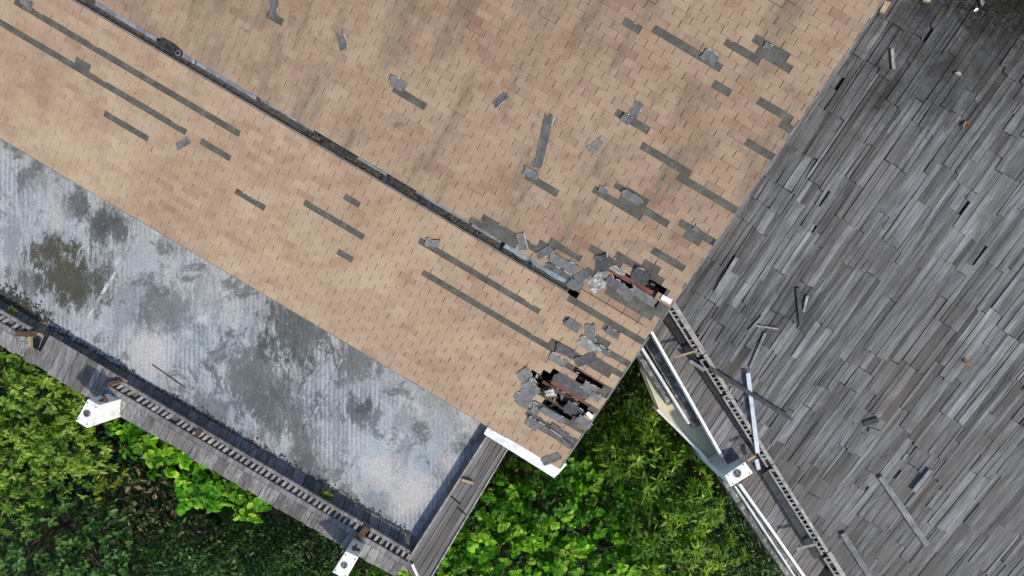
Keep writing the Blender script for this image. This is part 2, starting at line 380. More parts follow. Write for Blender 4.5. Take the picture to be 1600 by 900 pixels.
for (pl, a, b, V0, e) in scraps:      # torn remnants left under the course above
    m = stuff[id(pl)]; q0 = a+(b-a)*random.choice([0, 0, random.uniform(.2, .5)]); q1 = q0+(b-q0)*random.uniform(.35, 1); k = 5; pv = None
    for i in range(k):
        x0, x1 = q0+(q1-q0)*i/k, q0+(q1-q0)*(i+1)/k; h0 = pv if pv else random.uniform(.74, .9); h1 = random.uniform(.74, .94); pv = h1
        t_ = [pl.at(x0, V0+e*h0, .006), pl.at(x1, V0+e*h1, .006), pl.at(x1, V0+e, .005), pl.at(x0, V0+e, .005)]
        m.prism([p-Vector((0, 0, .006)) for p in t_], t_, random.random())
# one joined part for the rest of the shingles (two materials)
ml, mu = stuff[id(LOW)], stuff[id(UPP)]
nv = len(ml.v)
me = bpy.data.meshes.new('shingle_field'); me.from_pydata(ml.v+mu.v, [], ml.f+[tuple(i+nv for i in f) for f in mu.f])
me.attributes.new('tint', 'FLOAT', 'FACE').data.foreach_set('value', ml.t+mu.t)
me.materials.append(M['shingle_low']); me.materials.append(M['shingle_up'])
me.polygons.foreach_set('material_index', [0]*len(ml.f)+[1]*len(mu.f))
tag(link('shingle_field', me, house), kind='stuff')
# walls and dark attic
m = MB()
ve = -2.594
for (u0, u1, v0, v1, zt) in ((-14, edge_low(0)-.35, ve+.35, .6, 7.0), (-12, edge_up(5)-.6, .61, 10.9, 7.9)):
    q = [U3*u0+V3*v0, U3*u1+V3*v0, U3*u1+V3*v1, U3*u0+V3*v1]
    m.prism([p+Vector((0, 0, -1)) for p in q], [p+Vector((0, 0, min(zt, 6.55))) for p in q])
m.build('wall', M['wall'], house)
m = MB()    # unseen black skirt added under the roof edges: keeps the attic dark
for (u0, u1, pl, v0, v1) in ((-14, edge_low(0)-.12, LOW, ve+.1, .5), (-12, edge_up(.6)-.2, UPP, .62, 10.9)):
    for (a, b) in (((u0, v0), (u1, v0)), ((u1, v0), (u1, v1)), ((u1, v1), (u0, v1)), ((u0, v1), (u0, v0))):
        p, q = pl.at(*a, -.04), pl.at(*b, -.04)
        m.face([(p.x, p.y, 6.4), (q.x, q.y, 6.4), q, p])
m.build('attic_light_stop', M['black'], house)
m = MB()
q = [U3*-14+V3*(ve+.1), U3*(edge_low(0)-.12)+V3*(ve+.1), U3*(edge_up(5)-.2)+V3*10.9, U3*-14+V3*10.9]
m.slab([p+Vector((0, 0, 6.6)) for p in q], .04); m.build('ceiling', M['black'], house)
# white eave board with its returned corner
m = MB(); zf = LOW.z(ve)-.05
m.slab([up(x, y, zf) for x, y in ((756, 678), (768, 658), (886, 726), (866, 747))], .22)
m.build('fascia', M['white'], house)
m = MB(); m.slab([up(x, y, zf-.003) for x, y in ((850, 730), (862, 722), (884, 724), (872, 742))], .2); m.build('fascia', M['white'], house)
m = MB(); m.bar(UPP.px(1034, 464, .03), UPP.px(1049, 472, .03), .09, .1); m.build('fascia', M['white'], house)
m = MB(); m.slab([LOW.px(x, y, .02) for x, y in ((915, 647), (919, 643), (928, 650), (924, 656))], .03); m.build('fascia', M['white'], house)
# eave drip strip along terrace edge, gable drip edge
m = MB(); m.bar(LOW.at(-14, ve-.005, -.01), LOW.at(edge_low(ve)-1.2, ve-.005, -.01), .03, .12); m.build('drip_edge', M['board'], house)
m = MB(); m.bar(UPP.at(edge_up(.7)+.012, .7, -.002), UPP.at(edge_up(11)+.012, 11, -.002), .03, .14); m.bar(LOW.at(edge_low(ve)+.012, ve, -.002), LOW.at(edge_low(.5)+.012, .5, -.002), .03, .14); m.build('drip_edge', M['grey_plank'], house)
# open gutter along the break
m = MB(); ga, gb = .425, .665; gz = 7.925
m.prism([U3*-14+V3*(ga-.05)+Vector((0, 0, gz-.05)), U3*U0+V3*(ga-.05)+Vector((0, 0, gz-.05)), U3*U0+V3*(gb+.1)+Vector((0, 0, gz-.05)), U3*-14+V3*(gb+.1)+Vector((0, 0, gz-.05))],
        [U3*-14+V3*(ga-.05)+Vector((0, 0, gz)), U3*U0+V3*(ga-.05)+Vector((0, 0, gz)), U3*U0+V3*(gb+.1)+Vector((0, 0, gz)), U3*-14+V3*(gb+.1)+Vector((0, 0, gz))])
m.build('gutter_bed', M['trough'], house)
m = MB(); m.bar(LOW.at(-14, .452, .02), LOW.at(U0, .452, .02), .022, .12); m.build('gutter_lip', M['grey_plank'], house)
def pu(x, pl=UPP):      # U on the break for a photo x
    return pl.uv(x, 58+.591*(x-252))[0]
for (xa, xb, wd, dz, mt) in ((150, 246, .04, 0, 'pale_blue'), (282, 306, .045, 0, 'pale_blue'), (308, 402, .035, .004, 'pale_blue'), (408, 492, .0, .02, 'pale_blue'), (560, 606, .01, -.03, 'pale_blue'), (652, 736, .005, .01, 'pale_blue'), (740, 786, .01, .0, 'pale_blue'), (792, 893, .05, .0, 'pale_blue'), (500, 556, .04, -.08, 'dark_metal'), (610, 650, .05, -.08, 'dark_metal')):
    m = MB(); n_ = 6; ua, ub = pu(xa), pu(xb)
    for i in range(n_):
        a, b = ua+(ub-ua)*i/n_, ua+(ub-ua)*(i+1)/n_
        w0 = wd*(1+random.uniform(-.25, .25)*(xa > 400))
        m.slab([U3*a+V3*(.64-wd-.04)+Vector((0, 0, 8.07+dz)), U3*b+V3*(.64-w0-.04)+Vector((0, 0, 8.07+dz+random.uniform(-.01, .01))), U3*b+V3*.645+Vector((0, 0, 8.115+dz)), U3*a+V3*.645+Vector((0, 0, 8.115+dz))], .004, random.random())
    m.build('flashing', M[mt], house)
# dark liner pieces and crumbs lying in the gutter
m = MB()
for _ in range(420):
    u = random.uniform(pu(0), U0-.05)
    if random.random() < .65: u = random.uniform(pu(480), pu(760))
    v = random.uniform(ga+.02, gb-.05); s = random.uniform(.006, .024); p = U3*u+V3*v+Vector((0, 0, gz+.002+random.random()*.03))
    an = random.random()*3; d = Vector((math.cos(an), math.sin(an), random.uniform(-.3, .3)))*s; e = Vector((-math.sin(an), math.cos(an), 0))*s*.5
    m.prism([p-d-e, p+d-e, p+d+e, p-d+e], [p-d-e+Vector((0, 0, .008)), p+d-e+Vector((0, 0, .012)), p+d*.8+e+Vector((0, 0, .01)), p-d+e*.7+Vector((0, 0, .01))], random.random())
tag(m.build('gutter_litter', M['trough'], house), kind='stuff')
for (xa, xb) in ((660, 700), (790, 835), (505, 545), (600, 640)):
    m = MB(); ua, ub = pu(xa), pu(xb)
    m.slab([U3*ua+V3*.47+Vector((0, 0, 7.95)), U3*ub+V3*.48+Vector((0, 0, 7.96)), U3*ub+V3*.60+Vector((0, 0, 8.01)), U3*ua+V3*.61+Vector((0, 0, 8.0))], .01); m.build('gutter_liner', M['dark_metal'], house)
# purlins seen through the holes
for (pl, x0, y0, x1, y1, w_, dz) in ((UPP, 947, 418, 1035, 467, .075, -.05), (UPP, 952, 412, 1000, 436, .04, -.09), (LOW, 862, 596, 922, 632, .075, -.03), (LOW, 832, 627, 850, 638, .06, -.05), (LOW, 905, 576, 945, 600, .05, -.01)):
    m = MB(); a, b = pl.px(x0, y0, dz), pl.px(x1, y1, dz); m.bar(a, b, w_, .05)
    d = (b-a).normalized(); r = d.cross(Vector((0, 0, 1)))*w_*.5
    m.bar(a+r+Vector((0, 0, .006)), b+r+Vector((0, 0, .006)), .012, .05, .9); m.bar(a-r+Vector((0, 0, .006)), b-r+Vector((0, 0, .006)), .012, .05, .9)
    m.build('purlin', M['red_steel'], house)

for (pl, x0, y0, x1, y1, w_, dz) in ((LOW, 848, 596, 905, 632, .06, -.16), (LOW, 842, 612, 895, 648, .07, -.2), (LOW, 868, 584, 850, 630, .05, -.24), (LOW, 900, 602, 884, 650, .05, -.26), (UPP, 960, 412, 1030, 455, .06, -.2), (UPP, 980, 424, 974, 452, .05, -.25), (LOW, 905, 590, 935, 606, .07, -.12)):
    m = MB(); m.bar(pl.px(x0, y0, dz), pl.px(x1, y1, dz), w_, .06, random.random()); m.build('attic_batten', M['old_wood'], house)
m = MB()
for _ in range(260):
    pl, x, y = (LOW, random.gauss(878, 18), random.gauss(614, 14)) if random.random() < .7 else (UPP, random.gauss(995, 20), random.gauss(443, 9))
    p = pl.px(x, y, -.3+random.random()*.12); s_ = random.uniform(.01, .06); an = random.random()*6.28
    d = Vector((math.cos(an), math.sin(an), random.uniform(-.4, .4)))*s_; e = Vector((-math.sin(an), math.cos(an), random.uniform(-.4, .4)))*s_*.6
    m.prism([p-d-e*.8, p+d*.7-e, p+d+e, p-d+e*.6], [p-d-e*.8+Vector((0, 0, .01)), p+d*.7-e+Vector((0, 0, .01)), p+d+e+Vector((0, 0, .01)), p-d+e*.6+Vector((0, 0, .01))], random.random())
tag(m.build('attic_rubble', M['torn'], house), kind='stuff')
# ------------------------------------------------------------------ loose torn shingles
def torn(pl, x, y, L, W, ang, curl, tint, label, dz=.011, group='torn shingles scattered on the tan roof', mat='torn'):
    """a ragged curled strip; L x W in photo pixels, ang in degrees in the photo (clockwise from right)"""
    p = pl.px(x, y, dz); s = (H-p.z)/F; L *= s; W *= s*.98; curl *= .45; ang += ((x*13+y*7) % 9)-4
    root = empty('torn_shingle', p); tag(root, label, 'shingle', group)
    a = R(-ang); ex = Vector((math.cos(a), math.sin(a), 0)); ey = Vector((-math.sin(a), math.cos(a), 0))
    ns = 7; m = MB(); rnd = random.Random(int(x*7+y)); rows = []
    for i in range(ns):
        f = i/(ns-1); xx = (f-.5)*L
        wl = W*(.5+rnd.uniform(-.09, .04)); wr = W*(.5+rnd.uniform(-.09, .04))
        row = []
        for k in (-1, -.3, .4, 1):
            yy = (wl if k < 0 else wr)*k
            q = p+ex*(xx+rnd.uniform(-.09, .07)*(1 if xx > 0 else -1)*L*(i in (0, ns-1)))+ey*yy
            q.z = pl.z(q.dot(V3))+dz+curl*((k+1)/2)**2*.9+.35*curl*(2*abs(f-.5))**2+rnd.uniform(0, .006)
            row.append(q-p)
        rows.append(row)
    t = Vector((0, 0, .005))
    for i in range(ns-1):
        for k in range(3):
            q = [rows[i][k], rows[i+1][k], rows[i+1][k+1], rows[i][k+1]]
            if (q[1]-q[0]).cross(q[2]-q[0]).z < 0: q.reverse()
            m.prism([v-t for v in q], q, tint+rnd.uniform(-.06, .06))
        if rnd.random() < .3:      # pale rim painted in for light catching the lifted edge
            e_ = ey*.012; a_, b_ = rows[i][3], rows[i+1][3]
            m.face([a_, b_, b_+e_+Vector((0, 0, .002)), a_+e_+Vector((0, 0, .002))] if (b_-a_).cross(e_).z > 0 else [a_, a_+e_+Vector((0, 0, .002)), b_+e_+Vector((0, 0, .002)), b_], 1.0)
    o = bpy.data.objects.new('shingle_sheet', m.mesh('shingle_sheet', M[mat])); C.objects.link(o); o.parent = root
    return root
TORN = [
 (UPP, 428, 12, 34, 13, 105, .05, .45, 'upright grey torn shingle at the top edge of the upper tan slope'),
 (UPP, 534, 64, 27, 13, 82, .05, .5, 'small grey torn shingle lying alone on the upper slope, nearest the top left'),
 (UPP, 622, 132, 27, 17, 28, .06, .6, 'grey shingle flap folded over a short dark strip left of centre on the upper slope'),
 (UPP, 782, 156, 25, 12, 135, .06, .45, 'small dark torn shingle tilted diagonally above the centre of the upper slope'),
 (UPP, 849, 222, 76, 15, 107, .04, .4, 'long narrow greenish torn strip standing upright on the upper slope'),
 (UPP, 829, 271, 24, 13, 26, .06, .6, 'bluish grey flap at the foot of the long upright torn strip'),
 (UPP, 930, 228, 23, 14, 140, .05, .85, 'pale greenish torn shingle with a ragged edge on the middle of the upper slope'),
 (UPP, 993, 173, 28, 12, 108, .06, .55, 'lilac grey torn shingle above the left end of a long dark strip'),
 (UPP, 978, 186, 15, 13, 40, .06, .5, 'small grey flap at the left tip of a dark strip below the lilac piece'),
 (UPP, 1109, 90, 26, 17, 28, .06, .55, 'grey flap folded back at the right end of the topmost long dark strip'),
 (UPP, 942, 297, 15, 10, 20, .04, .55, 'tiny grey flap at the left tip of the paired dark strips'),
 (UPP, 988, 309, 34, 13, 30, .05, .55, 'grey rumpled flap lying over the paired dark strips'),
 (UPP, 1088, 358, 11, 9, 50, .03, .6, 'tiny lilac flap above a dark strip near the gable edge'),
 (UPP, 1200, 73, 14, 8, 30, .03, .5, 'short grey scrap by the dark strips in the top right of the tan roof'),
 (UPP, 815, 378, 28, 13, 78, .06, .7, 'pale upright shingle piece standing beside the blue gutter end'),
 (UPP, 851, 394, 26, 13, 150, .07, .6, 'grey shingle scrap curled up right of the gutter end'),
 (UPP, 880, 412, 46, 15, 28, .08, .6, 'wide lilac grey shingle folded up along the gutter end'),
 (UPP, 872, 424, 44, 10, 30, .02, .35, 'dark teal strip below the wide folded shingle beside the gutter'),
 (UPP, 909, 432, 22, 18, 150, .05, .45, 'square grey shingle piece between gutter end and upper hole'),
 (UPP, 898, 446, 24, 15, 30, .04, .5, 'grey green shingle piece covering the end of the gutter'),
 (UPP, 932, 436, 32, 14, 140, .06, .95, 'pale curved shingle at the left of the upper hole, upper of two'),
 (UPP, 936, 448, 26, 11, 142, .05, .98, 'pale curved shingle at the left of the upper hole, lower of two'),
 (UPP, 940, 412, 26, 22, 85, .08, .15, 'dark crumpled shingle at the left tip of the upper hole'),
 (UPP, 958, 442, 24, 16, 35, .03, .35, 'dark green shingle below the red purlin of the upper hole'),
 (UPP, 978, 458, 26, 18, 40, .04, .55, 'lilac grey shingle sliding out under the upper hole'),
 (UPP, 1004, 462, 44, 13, 31, .03, .62, 'long lilac grey shingle below the right half of the upper hole'),
 (UPP, 1000, 432, 26, 22, 30, .10, .1, 'dark rounded shingle flap curled over the upper edge of the upper hole'),
 (UPP, 966, 423, 26, 9, 28, .02, .9, 'tan scrap of shingle along the upper rim of the upper hole'),
 (LOW, 995, 484, 26, 12, 35, .02, .05, 'dark wedge of shingle under the long lilac grey piece'),
 (LOW, 676, 380, 24, 12, 12, .06, .7, 'pale grey flap at the upper left tip of a long strip on the lower slope'),
 (LOW, 286, 225, 23, 12, 160, .05, .6, 'lilac grey shingle scrap lying alone on the left of the lower slope'),
 (LOW, 42, 6, 22, 14, 40, .06, .55, 'bluish grey flap on a long dark strip in the top left corner'),
 (LOW, 895, 508, 27, 16, 30, .06, .5, 'grey curled shingle on the lower slope right of a long dark strip'),
 (LOW, 922, 520, 28, 17, 88, .06, .65, 'bluish upright shingle on the lower slope above the big hole'),
 (LOW, 957, 520, 22, 12, 28, .04, .5, 'grey green shingle over a short strip near the lower gable edge'),
 (LOW, 884, 549, 32, 15, 22, .09, .25, 'dark curled shingle above the big lower hole, left of two'),
 (LOW, 914, 562, 34, 16, 160, .09, .3, 'dark curled shingle above the big lower hole, right of two'),
 (LOW, 920, 540, 36, 17, 33, .05, .92, 'pale greenish shingle slab above the dark curled pieces'),
 (LOW, 943, 548, 30, 9, 34, .03, .5, 'narrow grey shingle sliver with a red trace near the gable edge'),
 (LOW, 872, 563, 28, 14, 32, .04, .75, 'greenish shingle folded at the upper rim of the big lower hole'),
 (LOW, 823, 592, 30, 22, 60, .07, .78, 'pale curled shingle at the left rim of the big lower hole, topmost of three'),
 (LOW, 829, 607, 26, 20, 55, .07, .72, 'pale curled shingle at the left rim of the big lower hole, middle of three'),
 (LOW, 820, 623, 26, 24, 120, .06, .68, 'pale curled shingle at the left rim of the big lower hole, lowest of three'),
 (LOW, 888, 583, 26, 18, 35, .02, .5, 'brownish grey shingle square at the top inside the big lower hole'),
 (LOW, 888, 598, 44, 20, 32, -.01, .22, 'dark blue grey shingle slab above the red purlin of the big lower hole'),
 (LOW, 920, 607, 24, 16, 33, .0, .62, 'lilac shingle square right of the purlin in the big lower hole'),
 (LOW, 910, 614, 22, 14, 33, .0, .3, 'dark lilac shingle below the lilac square in the big lower hole'),
 (LOW, 900, 645, 40, 22, 35, -.01, .15, 'dark shingle slab hanging into the lower right of the big lower hole'),
 (LOW, 930, 620, 18, 12, 33, .03, .75, 'pale square shingle at the gable edge right of the big lower hole'),
 (LOW, 862, 648, 40, 12, 33, .03, .6, 'grey green strip along the lower rim of the big lower hole'),
 (LOW, 836, 642, 14, 13, 30, .04, .7, 'small grey square below the left rim of the big lower hole'),
 (LOW, 833, 662, 22, 17, 35, .05, .55, 'bluish grey shingle with dark corner below the big lower hole'),
 (LOW, 866, 680, 66, 9, 33, .05, .4, 'long thin dark shingle strip near the bottom corner of the roof'),
 (LOW, 880, 676, 50, 8, 33, .06, .3, 'long thin dark flap running beside the bottom corner strip'),
 (LOW, 862, 716, 30, 14, 160, .07, .6, 'crumpled grey shingle at the bottom corner above the white eave board'),
 (LOW, 912, 660, 26, 14, 35, .03, .6, 'grey green shingle at the gable edge below the big lower hole'),
 (LOW, 820, 626, 36, 11, 32, .01, .65, 'greenish strip under the curled pieces left of the big lower hole'),
 (LOW, 859, 614, 10, 14, 70, -.06, .98, 'white scrap lying inside the big lower hole'),
]
for t in TORN: torn(*t[:9], dz=-.05 if 'inside the big' in t[8] or 'hanging into' in t[8] else .011)
# dark cap piece with a round hole over the gutter
p = U3*pu(262)+V3*.60+Vector((0, 0, 8.12)); cap = empty('gutter_bracket', p)
tag(cap, 'dark metal bracket with a round hole bridging the open gutter at top left', 'bracket')
m = MB(); zt = 8.16
m.slab([up(x, y, zt) for x, y in ((243, 68), (254, 58), (275, 70), (285, 80), (282, 88), (272, 88), (258, 78))], .05); m.build('plate', M['dark_metal'], cap)
m = MB(); q = up(278, 83, zt+.004)
m.tube([q-Vector((0, 0, .04)), q+Vector((0, 0, .006))], [.05, .05], 14); m.build('ring', M['grey_plank'], cap)
m = MB(); m.tube([q-Vector((0, 0, .02)), q+Vector((0, 0, .009))], [.032, .032], 14); m.build('bore', M['black'], cap)
# small hole outlet in the pale blue flashing
m = MB(); q = up(829, 412, 8.13); m.tube([q-Vector((0, 0, .05)), q+Vector((0, 0, .004))], [.03, .03], 12); m.build('outlet', M['black'], house)

# ================================================================== TERRACE
SZ = 6.05
wing = empty('concrete_terrace', up(400, 600, 0)); tag(wing, 'stained flat concrete terrace roof below the tan eave', 'terrace')
def PX(poly, z): return [up(x, y, z) for x, y in poly]
joints = [((-160, 360), (-160, 200)), ((20, 476), (130, 290)), ((108, 530), (228, 345)), ((350, 700), (560, 400)), ((700, 905), (900, 600))]
# deck panels between joints, running far under the eave
ylow = lambda x: 468+.5715*x
def isect(x0, y0, x1, y1, off):    # joint line with the parapet line
    for i in range(400):
        f = i/399; x = x0+(x1-x0)*f; y = y0+(y1-y0)*f
        if y <= ylow(x)+off: return x, y
    return x1, y1
seg = [(-260, 340), (20, 498), (108, 548), (400, 715), (648, 868)]
top_ = [(-110, 60), (190, 210), (285, 270), (600, 440), (880, 480)]
for i in range(4):
    a, b, c, d = seg[i], seg[i+1], top_[i+1], top_[i]
    m = MB(); poly = [(a[0]+.15, a[1]+.1), (b[0]-.15, b[1]-.1), (c[0]-.15, c[1]-.1), (d[0]+.15, d[1]+.1)]
    m.slab(PX(poly, SZ+.006*(i % 2)), .25); m.build('deck_panel', M['concrete'], wing)
m = MB(); m.slab(PX([(-260, 345), (648, 872), (890, 480), (-100, 50)], SZ-.04), .3); m.build('joint_bed', M['mottled'], wing)
m = MB(); m.slab(PX([(-260, 330), (640, 850), (860, 480), (-100, 60)], SZ-.4), 6.0); m.build('wall', M['wall'], wing)
for (x0, y0, x1, y1, w_) in ((112, 535, 216, 368, .055), (486, 655, 535, 560, .03), (237, 570, 290, 606, .02)):
    m = MB(); k = 9
    for i in range(k):
        f, f2 = i/k, (i+1.03)/k; j = random.uniform(-.8, .8)
        m.bar(up(x0+(x1-x0)*f+j, y0+(y1-y0)*f, SZ+.018), up(x0+(x1-x0)*f2+j, y0+(y1-y0)*f2, SZ+.018), w_*random.uniform(.6, 1.3), .03, random.random())
    m.build('joint_bead', M['mortar' if x0 != 237 else 'dark_plank'], wing)
# black mould and crumbs in the corner by the parapet
m = MB()
for _ in range(2600):
    f = random.random()
    if random.random() < .25: x, y = random.gauss(25, 25), 0
    else: x, y = random.uniform(-20, 640), 0
    y = ylow(x)+7-abs(random.gauss(0, 6 if x > 90 else 14)); s = random.uniform(.008, .03); p = up(x, y, SZ+.004+random.random()*.012)
    an = random.random()*3; d = Vector((math.cos(an), math.sin(an), random.uniform(-.2, .4)))*s; e = Vector((-math.sin(an), math.cos(an), 0))*s*.6
    m.prism([p-d-e, p+d-e, p+d+e, p-d+e], [p-d-e*.6+Vector((0, 0, .01)), p+d-e+Vector((0, 0, .014)), p+d*.7+e+Vector((0, 0, .01)), p-d+e*.5+Vector((0, 0, .012))], random.random()*.6)
tag(m.build('deck_litter', M['trough'], wing), kind='stuff')

# ------------------------------------------------------------------ front parapet
par = empty('front_parapet', up(320, 715, 0)); tag(par, 'long front parapet capped with grey boards and exposed battens along terrace', 'parapet')
ZC, ZO, ZI = 6.36, 6.05, 6.09
Oy = lambda x: 539+.589*x; Cy = lambda x: 512.5+.589*x; Ly = lambda x: 484+.589*x; By = lambda x: 469+.572*x
dirpx = Vector((.508, -.861))       # board direction in the photo
def across(x, off):           # point on the line y = off + .589 x moved along boards
    return x
x = -70.
while x < 612:
    wd = random.uniform(9, 17)
    ladder = (x < 45) or (x > 158)
    yo = Oy(x); L = (Oy(x)-Cy(x)) if ladder else (Oy(x)-Ly(x)+9)
    # walk from the outer edge along board direction till the upper line
    def walk(xx, fnl):
        yy = Oy(xx); t = (Oy(xx)-fnl(xx))/(.861+.508*.589); return xx+.508*t, yy-.861*t
    fn = Cy if ladder else (lambda q: Ly(q)-6)
    x2 = x+wd-.7
    a0, a1 = (x, Oy(x)), (x2, Oy(x2)); b0, b1 = walk(x, fn), walk(x2, fn)
    zt = ZC if ladder else ZC+.04
    jz = random.uniform(0, .025); tl = random.uniform(-1.5, 1.5)
    m = MB(); t1 = random.uniform(.1, .95)
    if 560 < x < 575: t1 = .95
    m.slab([up(a0[0]-tl*.5, a0[1]+tl, ZO+jz), up(a1[0]-tl*.5, a1[1]+tl, ZO+jz+random.uniform(-.006, .006)), up(*b1, zt+jz), up(*b0, zt+jz)], .035, t1)
    m.build('board', M['board'], par); x += wd
# cap boards, rungs and inner tiles
def seg_bar(name, x0, x1, fn, z, w_, h, mat, tint=.5, pieces=1):
    for i in range(pieces):
        a = x0+(x1-x0)*i/pieces; b = x0+(x1-x0)*(i+1)/pieces-.6; j = random.uniform(-.012, .012)
        m = MB(); m.bar(up(a, fn(a), z+j), up(b, fn(b), z+j+random.uniform(-.01, .01)), w_, h, tint+random.uniform(-.2, .2)); m.build(name, M[mat], par)
for (xa, xb, k) in ((-70, 44, 1), (163, 636, 6)):
    seg_bar('cap_board', xa, xb, lambda q: Cy(q)-5, ZC+.06, .10, .08, 'board', .55, k)
    seg_bar('ridge_board', xa+22, xb+4, lambda q: Ly(q)+2, ZC+.07, .065, .08, 'board', .6, k)
    m = MB(); a, b = xa+8, xb+3
    m.bar(up(a, Cy(a)-16, ZC-.035), up(b, Cy(b)-16, ZC-.035), .28, .2); m.build('ridge_core', M['inner_tile'], par)  # added filler under the rungs, raised to stop sun leaking through
    x = xa+6
    while x < xb-2:
        step = random.uniform(7.2, 9.0)
        # each rung leans the way the boards run
        th = R(32+max(0, x-160)*26/480+random.uniform(-4, 4)); p0 = (x+1, Cy(x)-7.5); t = 13.5/(math.sin(th)+.589*math.cos(th))*1.15; p1 = (p0[0]+math.cos(th)*t, p0[1]-math.sin(th)*t)
        if random.random() > .05:
            m = MB(); m.bar(up(*p0, ZC+.02+random.uniform(-.012, .012)), up(*p1, ZC+.03+random.uniform(-.015, .015)), random.uniform(.05, .068), .05, random.uniform(.1, 1)); m.build('batten', M['batten'], par)
        x += step
x = -60
while x < 640:
    wd = random.uniform(9, 19)
    m = MB(); x2 = x+wd-1
    m.slab([up(x, Ly(x)-1, ZC-.12), up(x2, Ly(x2)-1, ZC-.12), up(x2+5, By(x2+5)+random.uniform(-.8, .8), ZI), up(x+5, By(x+5)+random.uniform(-.8, .8), ZI)], .04, random.random())
    m.build('inner_tile', M['inner_tile'], par); x += wd
m = MB(); q = [(-260, Oy(-260)-5), (636, Oy(636)-20), (645, By(645)), (-260, By(-260)+2)]
m.slab(PX(q, ZI-.06), 6.4); m.build('wall', M['wall'], par)
# rust brown batten stop and corner stick
for (x0, y0, x1, y1, w_, mt) in ((24, 522, 58, 521, .10, 'rust'), (50, 521, 60, 522, .05, 'pine'), (45, 526, 46, 543, .07, 'pine'), (164, 602, 189, 595, .07, 'rust'), (560, 842, 574, 824, .13, 'rust'), (306, 681, 314, 672, .09, 'rust')):
    m = MB(); m.bar(up(x0, y0, ZC+.1), up(x1, y1, ZC+.11), w_, .06); m.build('corner_batten', M[mt], par)
# ------------------------------------------------------------------ right parapet
rp = empty('side_parapet', up(720, 780, 0)); tag(rp, 'wide side parapet of long weathered boards right of the terrace', 'parapet')
def lerp(a, b, f): return (a[0]+(b[0]-a[0])*f, a[1]+(b[1]-a[1])*f)
I0, I1 = (764, 677), (640, 872); E0, E1 = (796, 697), (672, 905); S0, S1 = (752, 678), (644, 851)
for (f0, f1, g0, g1) in ((0, .5, 0, .52), (.5, 1.08, 0, .5), (.53, 1.08, .5, 1), (0, .53, .52, 1)):
    for k in range(2):
        h0, h1 = g0+(g1-g0)*k/2, g0+(g1-g0)*(k+1)/2-.02
        pts = [lerp(lerp(I0, I1, f0), lerp(E0, E1, f0), h0), lerp(lerp(I0, I1, f1-.01), lerp(E0, E1, f1-.01), h0), lerp(lerp(I0, I1, f1-.01), lerp(E0, E1, f1-.01), h1), lerp(lerp(I0, I1, f0), lerp(E0, E1, f0), h1)]
        m = MB(); z1 = 6.26-.05*h0+random.uniform(0, .015); z2 = 6.26-.05*h1
        m.slab([up(*pts[0], z1), up(*pts[1], z1), up(*pts[2], z2), up(*pts[3], z2)], .04, random.uniform(.0, .45)); m.build('board', M['board'], rp)
for (a, b, z, w_, mt) in ((I0, I1, 6.295, .035, 'batten'), (E0, E1, 6.24, .03, 'batten')):
    for k in range(2):
        m = MB(); m.bar(up(*lerp(a, b, k*.52), z), up(*lerp(a, b, k*.52+(.515 if k == 0 else .5)), z+k*.01), w_, .08, .8); m.build('edge_strip', M[mt], rp)
for k in range(12):
    f0, f1 = k/12, (k+.96)/12
    m = MB(); m.slab([up(*lerp(I0, I1, f0), 6.25), up(*lerp(I0, I1, f1), 6.25), up(*lerp(S0, S1, f1), 6.09+random.uniform(-.01, .01)), up(*lerp(S0, S1, f0), 6.09)], .04, random.uniform(.3, .8)); m.build('inner_tile', M['board'], rp)
m = MB(); m.slab(PX([(762, 680), (795, 700), (676, 896), (642, 874)], 6.12), 6.6); m.build('wall', M['wall'], rp)
for (x0, y0, x1, y1, w_, mt) in ((722, 750, 740, 755.5, .05, 'pine'), (644, 882, 653, 902, .05, 'white')):
    m = MB(); m.bar(up(x0, y0, 6.34), up(x1, y1, 6.33), w_, .05)
    o = m.build('stray_batten' if mt == 'pine' else 'white_pipe', M[mt])
    tag(o, 'short pale batten lying across the side parapet boards' if mt == 'pine' else 'short white pipe poking out at the corner of the two parapets', 'batten' if mt == 'pine' else 'pipe')

# ------------------------------------------------------------------ white posts
def post(name, pts, label, hole, back=None, zt=7.1, depth=2.6):
    root = empty(name, Vector((*(up(*pts[0], zt).xy), 0))); tag(root, label, 'post', 'white posts with round holes at the roof edges')
    m = MB(); m.slab(PX(pts, zt), depth); o = m.build('shaft', M['white'], root)
    bv = o.modifiers.new('bevel', 'BEVEL'); bv.width = .012; bv.segments = 2
    q = up(*hole[:2], zt); r = hole[2]
    m = MB(); m.tube([q-Vector((0, 0, .03)), q+Vector((0, 0, .012))], [r, r*.95], 16); rim = m.build('hole_rim', M['grey_plank'], root)
    m = MB(); m.tube([q-Vector((0, 0, .02)), q+Vector((0, 0, .016))], [r*.62, r*.62], 12)
    m.build('hole', M['mottled'], rim)
    for k in range(3):
        a = k*2.1+.6; m = MB(); s = q+Vector((math.cos(a)*r*.55, math.sin(a)*r*.55, .02)); m.tube([s-Vector((0, 0, .02)), s+Vector((0, 0, .006))], [r*.28, r*.2], 7); m.build('bolt', M['dark_plank'], rim)
    cs = [up(x_, y_, zt) for x_, y_ in pts]; cen = sum(cs, Vector())/4
    for c_ in cs:
        e = c_.lerp(cen, .26); m = MB(); m.tube([e-Vector((0, 0, .02)), e+Vector((0, 0, .008))], [.014, .012], 7); m.build('corner_bolt', M['dark_plank'], root)
    if back:
        (a, b), (c, d) = back
        for (s, e, w_) in ((a, b, .05), (c, d, .04)):
            m = MB(); m.bar(up(*s, 6.95), up(*e, 6.85), w_, .05); m.build('rusty_strap', M['rust'], root)
    return root
post('white_post', [(137, 623), (155, 633), (136, 669), (118, 658)], 'white post standing outside the left end of the exposed parapet battens', (136, 646, .075), (((155, 627), (164, 622)), ((160, 619), (167, 629))))
